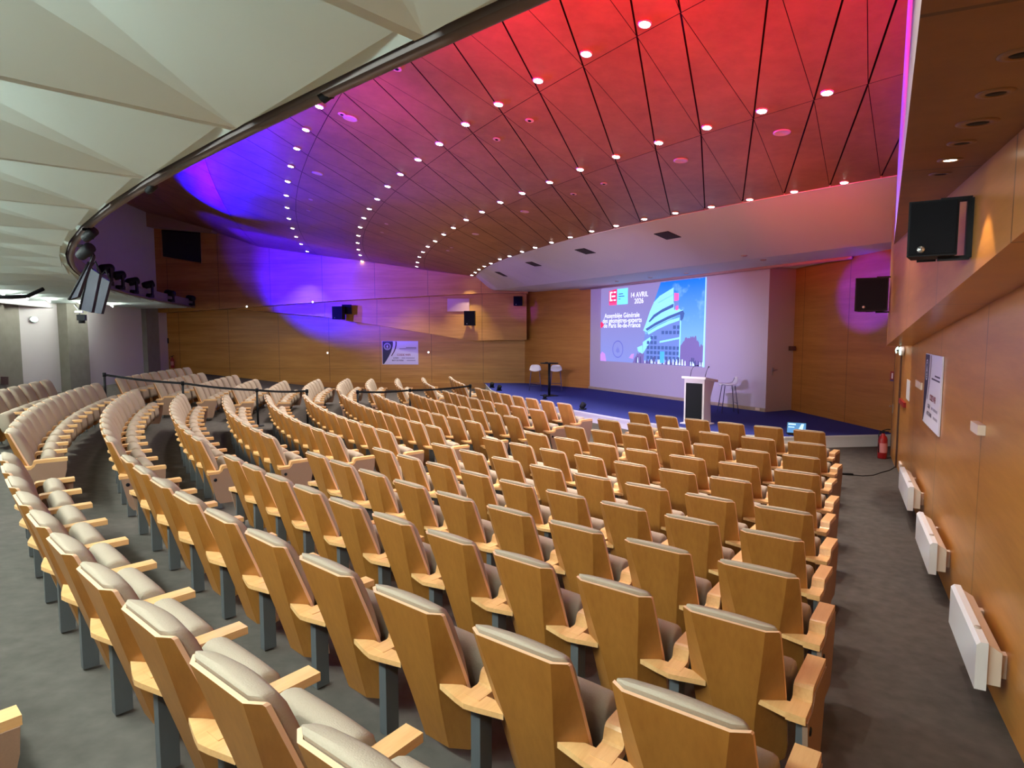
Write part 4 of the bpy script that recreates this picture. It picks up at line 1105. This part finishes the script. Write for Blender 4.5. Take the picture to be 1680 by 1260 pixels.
# fire extinguishers
def extinguisher(p, s, label):
    r = empty('fire_extinguisher', p, 0, label, 'fire extinguisher', 'red fire extinguishers')
    mb = MB(); mb.lathe([(.001, 0), (.075, .0), (.08, .02), (.08, .36), (.07, .41), (.035, .45), (.03, .48), (.001, .48)], 0, 20); mb.build('cylinder', M_RED, r)
    mb = MB(); mb.lathe([(.001, .48), (.022, .48), (.022, .53), (.001, .535)], 0, 12); mb.tube([(-.02, 0, .53), (.06, -.02, .56), (.11, -.03, .56)], .010, 0, 8); mb.tube([(0, 0, .52), (.09, -.03, .51)], .008, 0, 8); mb.build('valve', M_BLACK, r)
    mb = MB(); mb.tube([(-.02, 0, .51), (-.07, -.02, .53), (-.10, -.03, .45), (-.10, -.03, .25), (-.09, -.03, .12)], .010, 0, 8); mb.build('hose', M_BLACK, r)
    mb = MB()
    mb.loft([[(.0815 * math.cos(a), .0815 * math.sin(a), z) for a in [math.radians(200 + k * 14) for k in range(11)]] + [(.080 * math.cos(a), .080 * math.sin(a), z) for a in [math.radians(340 - k * 14) for k in range(11)]] for z in (.12, .30)], smooth=False)
    mb.build('label_sheet', plain('extinguisher_label', srgb(200, 120, 120), .5), r)
    r.scale = (s, s, s); return r
pe2 = bz(1447, 752, floor_z(16)); extinguisher(pe2, 1.02, 'red fire extinguisher standing on the floor against the white stage riser')
d = ray(283.5, 600); p = V(XR, 25.0, 0) + Vector((.35, -.3, 0)); p.z = d.z * (p.y / d.y) - .15
pz = floor_z(28) * U
extinguisher(Vector((p.x, p.y, d.z * (p.y / d.y) - .10)), 1.0, 'small red fire extinguisher hung in the far rear corner')

# thin cable on the aisle carpet
cpx = [(1379, 778.5), (1400, 780), (1415, 781.5), (1432, 780.5), (1445, 776), (1460, 772), (1472, 764)]
mb = MB(); pts = []
for u, v in cpx:
    q = bz(u, v, floor_z(17)); q.z = floor_at(q) + .008; pts.append(q)
mb.tube(pts, .007, 0, 6); cb = mb.build('floor_cable', M_BLACK); tag(cb, 'thin black cable with a plug block on the aisle carpet near the stage', 'cable')
mb = MB(); a, b = pts[0], pts[1]; mb.tube([a - (b - a) * .3 + Vector((0, 0, .008)), b + Vector((0, 0, .008))], .02, 0, 8); mb.build('plug', M_BLACK, cb)

# ------------------------------------------------------------------ queue barriers between the middle and far blocks
posts = [(171, 611.5, -1.232), (299.5, 625.5, -1.232), (421.5, 637, -1.232), (503.5, 638.5, -1.232), (586.5, 640, -1.236), (672.5, 637.5, -1.236), (771.5, 630.5, -1.24)]
tops = []
for i, (u, v, a0_) in enumerate(posts):
    d = ray(u, v); dx, dy = d.x / d.y, 1.0
    # where the sight line crosses the middle of the cross aisle
    tn = math.tan(-a0_); Y = (tn * C.y - C.x) / (tn - dx)
    p = Vector((dx * Y, Y, 0)); zt = d.z / d.y * Y
    p.z = floor_at(p); tops.append(Vector((p.x, p.y, zt)))
    h = zt - p.z
    r = empty('barrier_post', p, 0, f'black belt barrier post, {ORD[i + 1]} from the rear wall', 'barrier post', 'barrier posts between the seat blocks')
    mb = MB(); mb.lathe([(.001, 0), (.15, 0), (.155, .012), (.12, .022), (.03, .03), (.001, .03)], 0, 24); mb.build('base', M_BLACK, r)
    mb = MB(); mb.tube([(0, 0, .02), (0, 0, h - .06)], .028, 0, 14); mb.build('post', M_BLACK, r)
    mb = MB(); mb.lathe([(.001, h - .10), (.04, h - .10), (.04, h - .01), (.03, h), (.001, h)], 0, 16); mb.build('belt_head', M_BLACKM, r)
for i, (a, b) in enumerate(zip(tops, tops[1:])):
    if i == 3: continue
    mb = MB(); d = (b - a); n = Vector((-d.y, d.x, 0)).normalized()
    k = 8; up = []; 
    pts = [a + d * (j / k) + Vector((0, 0, -.05 - .03 * math.sin(math.pi * j / k))) for j in range(k + 1)]
    for q, q2 in zip(pts, pts[1:]):
        mb.prism([q + Vector((0, 0, -.028)), q2 + Vector((0, 0, -.028)), q2 + Vector((0, 0, .028)), q + Vector((0, 0, .028))], n * .003)
    tag(mb.build('barrier_belt', M_BLACK), f'black retractable belt between barrier posts, {ORD[i + 1 - (i > 3)]} from the rear wall', 'barrier belt', 'barrier belts between the seat blocks')

# ------------------------------------------------------------------ stage lights and panels on the lighting bar
def near_s(u, v, z):            # place by sight line at a level
    return bz(u, v, z)
heads = [(175, 441, 'nearest the hanging panels'), (195, 452, 'second from the hanging panels'), (218, 462, 'third from the hanging panels, blue rim'), (244, 467, 'fourth from the hanging panels, lens glowing blue'), (279.5, 481, 'second from the far wall'), (313.5, 489, 'nearest the far wall')]
spots = []
sr = [6.3, 7.4, 8.6, 10.2, 12.6, 15.4]
for i, ((u, v, lab), s) in enumerate(zip(heads, sr)):
    # the bar point seen in the direction u
    best = min((abs((840 + F * q.x / (CT * q.y - ST * q.z)) - u), t_) for t_, q in ((t_, edge_p(t_, -.07, H)) for t_ in [3 + .05 * j for j in range(290)]))
    b = edge_p(best[1], -.07, H)
    d = ray(u, v); hp_ = d * (b.y / d.y)
    hh = max(.25, hp_.z - b.z)
    aim = V(-7.5, 22, 3.0) if i < 4 else V(1, 20, -1)
    r = empty('moving_head', b, 0, f'black moving head light on the bar, {lab}', 'stage light', 'moving head lights on the bar')
    mb = MB(); mb.box((0, 0, .09), (.12, .12, .05)); mb.build('base', M_BLACK, r)
    mb = MB(); mb.box((-.13, 0, hh * .62), (.02, .05, hh * .40)); mb.box((.13, 0, hh * .62), (.02, .05, hh * .40)); mb.box((0, 0, hh * .3), (.13, .05, .03)); mb.build('yoke', M_BLACK, r)
    dirv = (aim - (b + Vector((0, 0, hh)))).normalized()
    x = dirv.cross(Vector((0, 0, 1))).normalized(); M = frame_matrix(Vector((0, 0, hh)), x, dirv.cross(x).normalized() * -1, dirv)
    mb = MB(); mb.lathe([(.001, -.17), (.10, -.17), (.12, -.10), (.12, .12), (.11, .17), (.001, .165)], 0, 18, M); hd_ = mb.build('head', M_BLACK, r)
    if i in (2, 3):
        m2 = MB(); m2.lathe([(.001, .178), (.09, .174), (.10, .168)], 0, 18, M); m2.build('lens', emit('blue_lens', (.12, .08, 1, 1), 12 if i == 3 else 4), hd_)
    spots.append((b + Vector((0, 0, hh)), r))
# hanging flat panels
for i, (pts, lab) in enumerate([([(146, 430), (152, 420), (127, 487), (113, 492)], 'seen edge-on, first in line'), ([(146, 438), (163, 450), (150, 513), (131, 508)], 'middle one of three'), ([(163, 452), (180, 462), (166, 515), (148, 512)], 'last in line, nearest the moving heads')]):
    q0_ = [ray(u, v) for u, v in pts]; dep = [8.3, 8.9, 9.6][i] * U
    P_ = [d * (dep / d.y) for d in q0_]
    nrm = (P_[1] - P_[0]).cross(P_[3] - P_[0]).normalized()
    if nrm.y > 0: nrm = -nrm
    r = empty('flat_screen', (0, 0, 0), 0, f'dark blue flat screen hung from the lighting bar, {lab}', 'screen', 'flat screens on the bar')
    mb = MB(); mb.prism([P_[0], P_[1], P_[2], P_[3]], -nrm * .07); mb.build('housing', plain('panel_blue_black', srgb(34, 34, 52), .5, spec=.3), r)
    mb = MB(); mb.tube([P_[0] - nrm * .04, P_[0] * .5 + P_[1] * .5 + Vector((0, 0, .15)) - nrm * .04, P_[1] - nrm * .04], .015, 0, 8); mb.build('hanger', M_BLACKM, r)
    mb = MB(); mb.tube([P_[0], P_[3]], .018, 0, 6); mb.build('edge_trim', M_BLACK, r)
d = ray(134, 521); p = d * (8.6 * U / d.y)
r = empty('hanging_camera', p, .4, 'small black camera hung below the flat panels', 'camera')
mb = MB(); mb.box((0, 0, 0), (.055, .06, .045)); mb.build('body', M_BLACK, r)
mb = MB(); mb.lathe([(.001, -.04), (.045, -.04), (.045, .04), (.001, .045)], 0, 14, Matrix.Translation((0, 0, -.05))); mb.build('lens', M_BLACK, r)
mb = MB(); mb.tube([(-.02, 0, .04), (-.05, .02, .14), (-.09, .02, .20)], .012, 0, 8); mb.box((-.03, 0, .09), (.05, .04, .015)); mb.build('bracket', M_STEEL, r)
# small fixtures clamped to the bar
fix = []
for (u, v, sc, lab) in ((540, 150, .07, 'black clamp light under the curved bar nearest the camera'), (248, 309, .06, 'black clamp light on the curved bar above the booth window'), (147, 385, .11, 'upper black spotlight on the bar end above the panels'), (140, 413, .13, 'lower black spotlight on the bar end above the panels')):
    best = min((abs((840 + F * q.x / (CT * q.y - ST * q.z)) - u), t_) for t_, q in ((t_, edge_p(t_, -.07, H)) for t_ in [-11 + .03 * j for j in range(400)]))
    b = edge_p(best[1], -.07, H); d = ray(u, v); q = d * (b.y / d.y)
    fix.append(q)
    r = empty('clamp_light', q, .6, lab, 'stage light', 'clamp lights on the bar')
    mb = MB(); M = Matrix.Rotation(math.radians(60), 4, 'X') @ Matrix.Rotation(.5, 4, 'Y'); mb.lathe([(.001, -sc * .8), (sc * .45, -sc * .8), (sc * .5, 0), (sc * .5, sc * .8), (.001, sc * .75)], 0, 14, M); mb.build('head', M_BLACK, r)
    mb = MB(); mb.box((0, 0, sc * .5), (sc * .6, sc * .12, sc * .12)); mb.tube([(sc * .3, 0, sc * .5), (sc * .55, 0, sc * .1), (sc * .3, 0, -sc * .4), (-sc * .1, 0, -sc * .5)], sc * .06, 0, 6); mb.build('bracket', M_BLACK, r)
# cable and red wall sign at the rear left
d = [ray(u, v) for u, v in ((-8, 487), (20, 487.5), (45, 486), (62, 478), (71, 474))]; dp_ = [12.2, 12.4, 12.6, 12.9, 13.0]
mb = MB(); mb.tube([q * (k * U / q.y) for q, k in zip(d, dp_)], .045, 0, 8); tag(mb.build('ceiling_cable', M_BLACK), 'thick black cable looping under the rear ceiling edge', 'cable')
mb = MB(); q = [on_plane(u, v, V(XR + .77, 0, 0), Vector((1, 0, 0))) for u, v in ((1, 618), (13, 618), (13, 631), (1, 631))]; mb.prism(q, (.015, 0, 0))
tag(mb.build('wall_notice', plain('notice_brown', srgb(84, 66, 62), .5)), 'small dark notice plate on the concrete pillar behind the seats', 'notice')
mb = MB(); q = on_plane(276, 559, V(XR + .03, 0, 0), Vector((1, 0, 0))); mb.box(q, (.015, .05, .12)); tag(mb.build('intercom', M_BLACK), 'small dark box on the white rear wall near the wood wall', 'wall box')

# ------------------------------------------------------------------ coloured stage light
def spot(name, loc, aim, energy, color, size, blend=.4, soft=.06, parent=None):
    l = bpy.data.lights.new(name, 'SPOT'); l.energy = energy; l.color = color; l.spot_size = math.radians(size); l.spot_blend = blend; l.shadow_soft_size = soft
    o = bpy.data.objects.new(name, l); COL.objects.link(o); o.location = loc
    o.rotation_euler = (Vector(aim) - Vector(loc)).to_track_quat('-Z', 'Y').to_euler(); return o
bl = spots[3][0]
wall_aim = lw(540, 425, .62)
spot('blue_beam', bl + (wall_aim - bl).normalized() * .35, wall_aim, 13000, (.01, .0, 1), 60, .45)
va = lw(660, 470, .5); spot('violet_far_beam', spots[1][0] + (va - spots[1][0]).normalized() * .35, va, 3600, (.30, .10, 1), 44, 1.0)
b2 = spots[2][0]
ca, _ = on_ceil(450, 275)
spot('blue_ceiling_beam', b2 + (ca - b2).normalized() * .35, ca, 19000, (.01, .0, 1), 38, .7)
b3 = spots[1][0]; ca = lw(480, 392, .62)
spot('blue_low_beam', b3 + (ca - b3).normalized() * .35, ca, 13000, (.01, .0, 1), 40, .6)
ca, _ = on_ceil(480, 322)
spot('blue_mid_beam', spots[4][0] + (ca - spots[4][0]).normalized() * .35, ca, 14000, (.01, .0, 1), 34, .8)
ca, _ = on_ceil(560, 205)
q = edge_p((fix[1] - C).dot(AP) / U, -.25, H + .05)
spot('violet_beam', q, ca, 2600, (.5, .05, 1), 58, .9)
q = edge_p((fix[0] - C).dot(AP) / U, -.30, H + .08)
ca, _ = on_ceil(960, 60); spot('red_beam', q, ca, 1700, (1, .0, .0), 62, .9)
q2 = edge_p(-10.0, -.25, H + .10)
ca, _ = on_ceil(1290, 60); spot('red_side_beam', q2, ca, 1700, (1, .0, .0), 74, .9)
ca, _ = on_ceil(1400, 170); spot('red_low_beam', q2 + Vector((-.3, .1, 0)), ca, 900, (1, .0, .0), 30, .9)
ca, _ = on_ceil(740, 110); spot('magenta_beam', q, ca, 1000, (1, .0, .30), 46, .9)
vp = on_plane(1425, 480, G1, Vector((-hd.y, hd.x, 0)))
spot('violet_wall_beam', V(-1.5, 4.6, H - .1), vp, 80000, (.03, .0, 1), 8.6, .5)
vs = T0 + td * .3 + Vector((0, 0, 3.2))
spot('violet_stage_beam', spots[1][0] + (vs - spots[1][0]).normalized() * .35, vs, 9000, (.10, .0, 1), 5, .9)
cs, _ = BS.ray_cast(Vector((0, 0, 0)), ray(860, 445).normalized())[:2]
spot('violet_soffit_beam', spots[1][0] + (cs - spots[1][0]).normalized() * .35, cs, 1700, (.22, .06, 1), 22, .9)
q = edge_p((fix[0] - C).dot(AP) / U, -.30, H + .08)
cs, _ = BS.ray_cast(Vector((0, 0, 0)), ray(1330, 352).normalized())[:2]
spot('red_soffit_beam', q, cs, 2600, (1, .05, .04), 16, .9)

# ------------------------------------------------------------------ added lavender wash lamp on the screen wall, no fixture; black world
bpy.data.lights.remove(SL_L)
sw = S0 * .5 + S1 * .5 + Vector((0, 0, 1.3)); spot('stage_wash', V(-2.2, 4.2, H - .05), sw, 8600, (.60, .50, 1), 32, .9)
w = bpy.data.worlds.new('world'); SC.world = w; w.use_nodes = True
w.node_tree.nodes['Background'].inputs[0].default_value = (.9, .92, 1, 1); w.node_tree.nodes['Background'].inputs[1].default_value = .0

cam = bpy.data.cameras.new('camera'); cam.sensor_fit = 'HORIZONTAL'; cam.sensor_width = 36; cam.lens = 36 * F / 1680; cam.clip_start = .02; cam.clip_end = 200
co = bpy.data.objects.new('camera', cam); COL.objects.link(co); co.location = (0, 0, 0); co.rotation_euler = (math.pi / 2 - TH, 0, 0)
SC.camera = co
# lift the survey so that the flat floor in front of the stage lies at zero
for o in list(SC.objects):
    if o.parent is None: o.location.z += ZO

SC.view_settings.view_transform = 'Standard'; SC.view_settings.look = 'None'; SC.view_settings.exposure = 0.0; SC.view_settings.gamma = 1.0
SC.view_settings.use_curve_mapping = False
SC.cycles.max_bounces = 6; SC.cycles.diffuse_bounces = 4; SC.cycles.glossy_bounces = 3
SC.cycles.use_denoising = True
SC.cycles.sample_clamp_indirect = 6
SC.cycles.use_light_tree = True
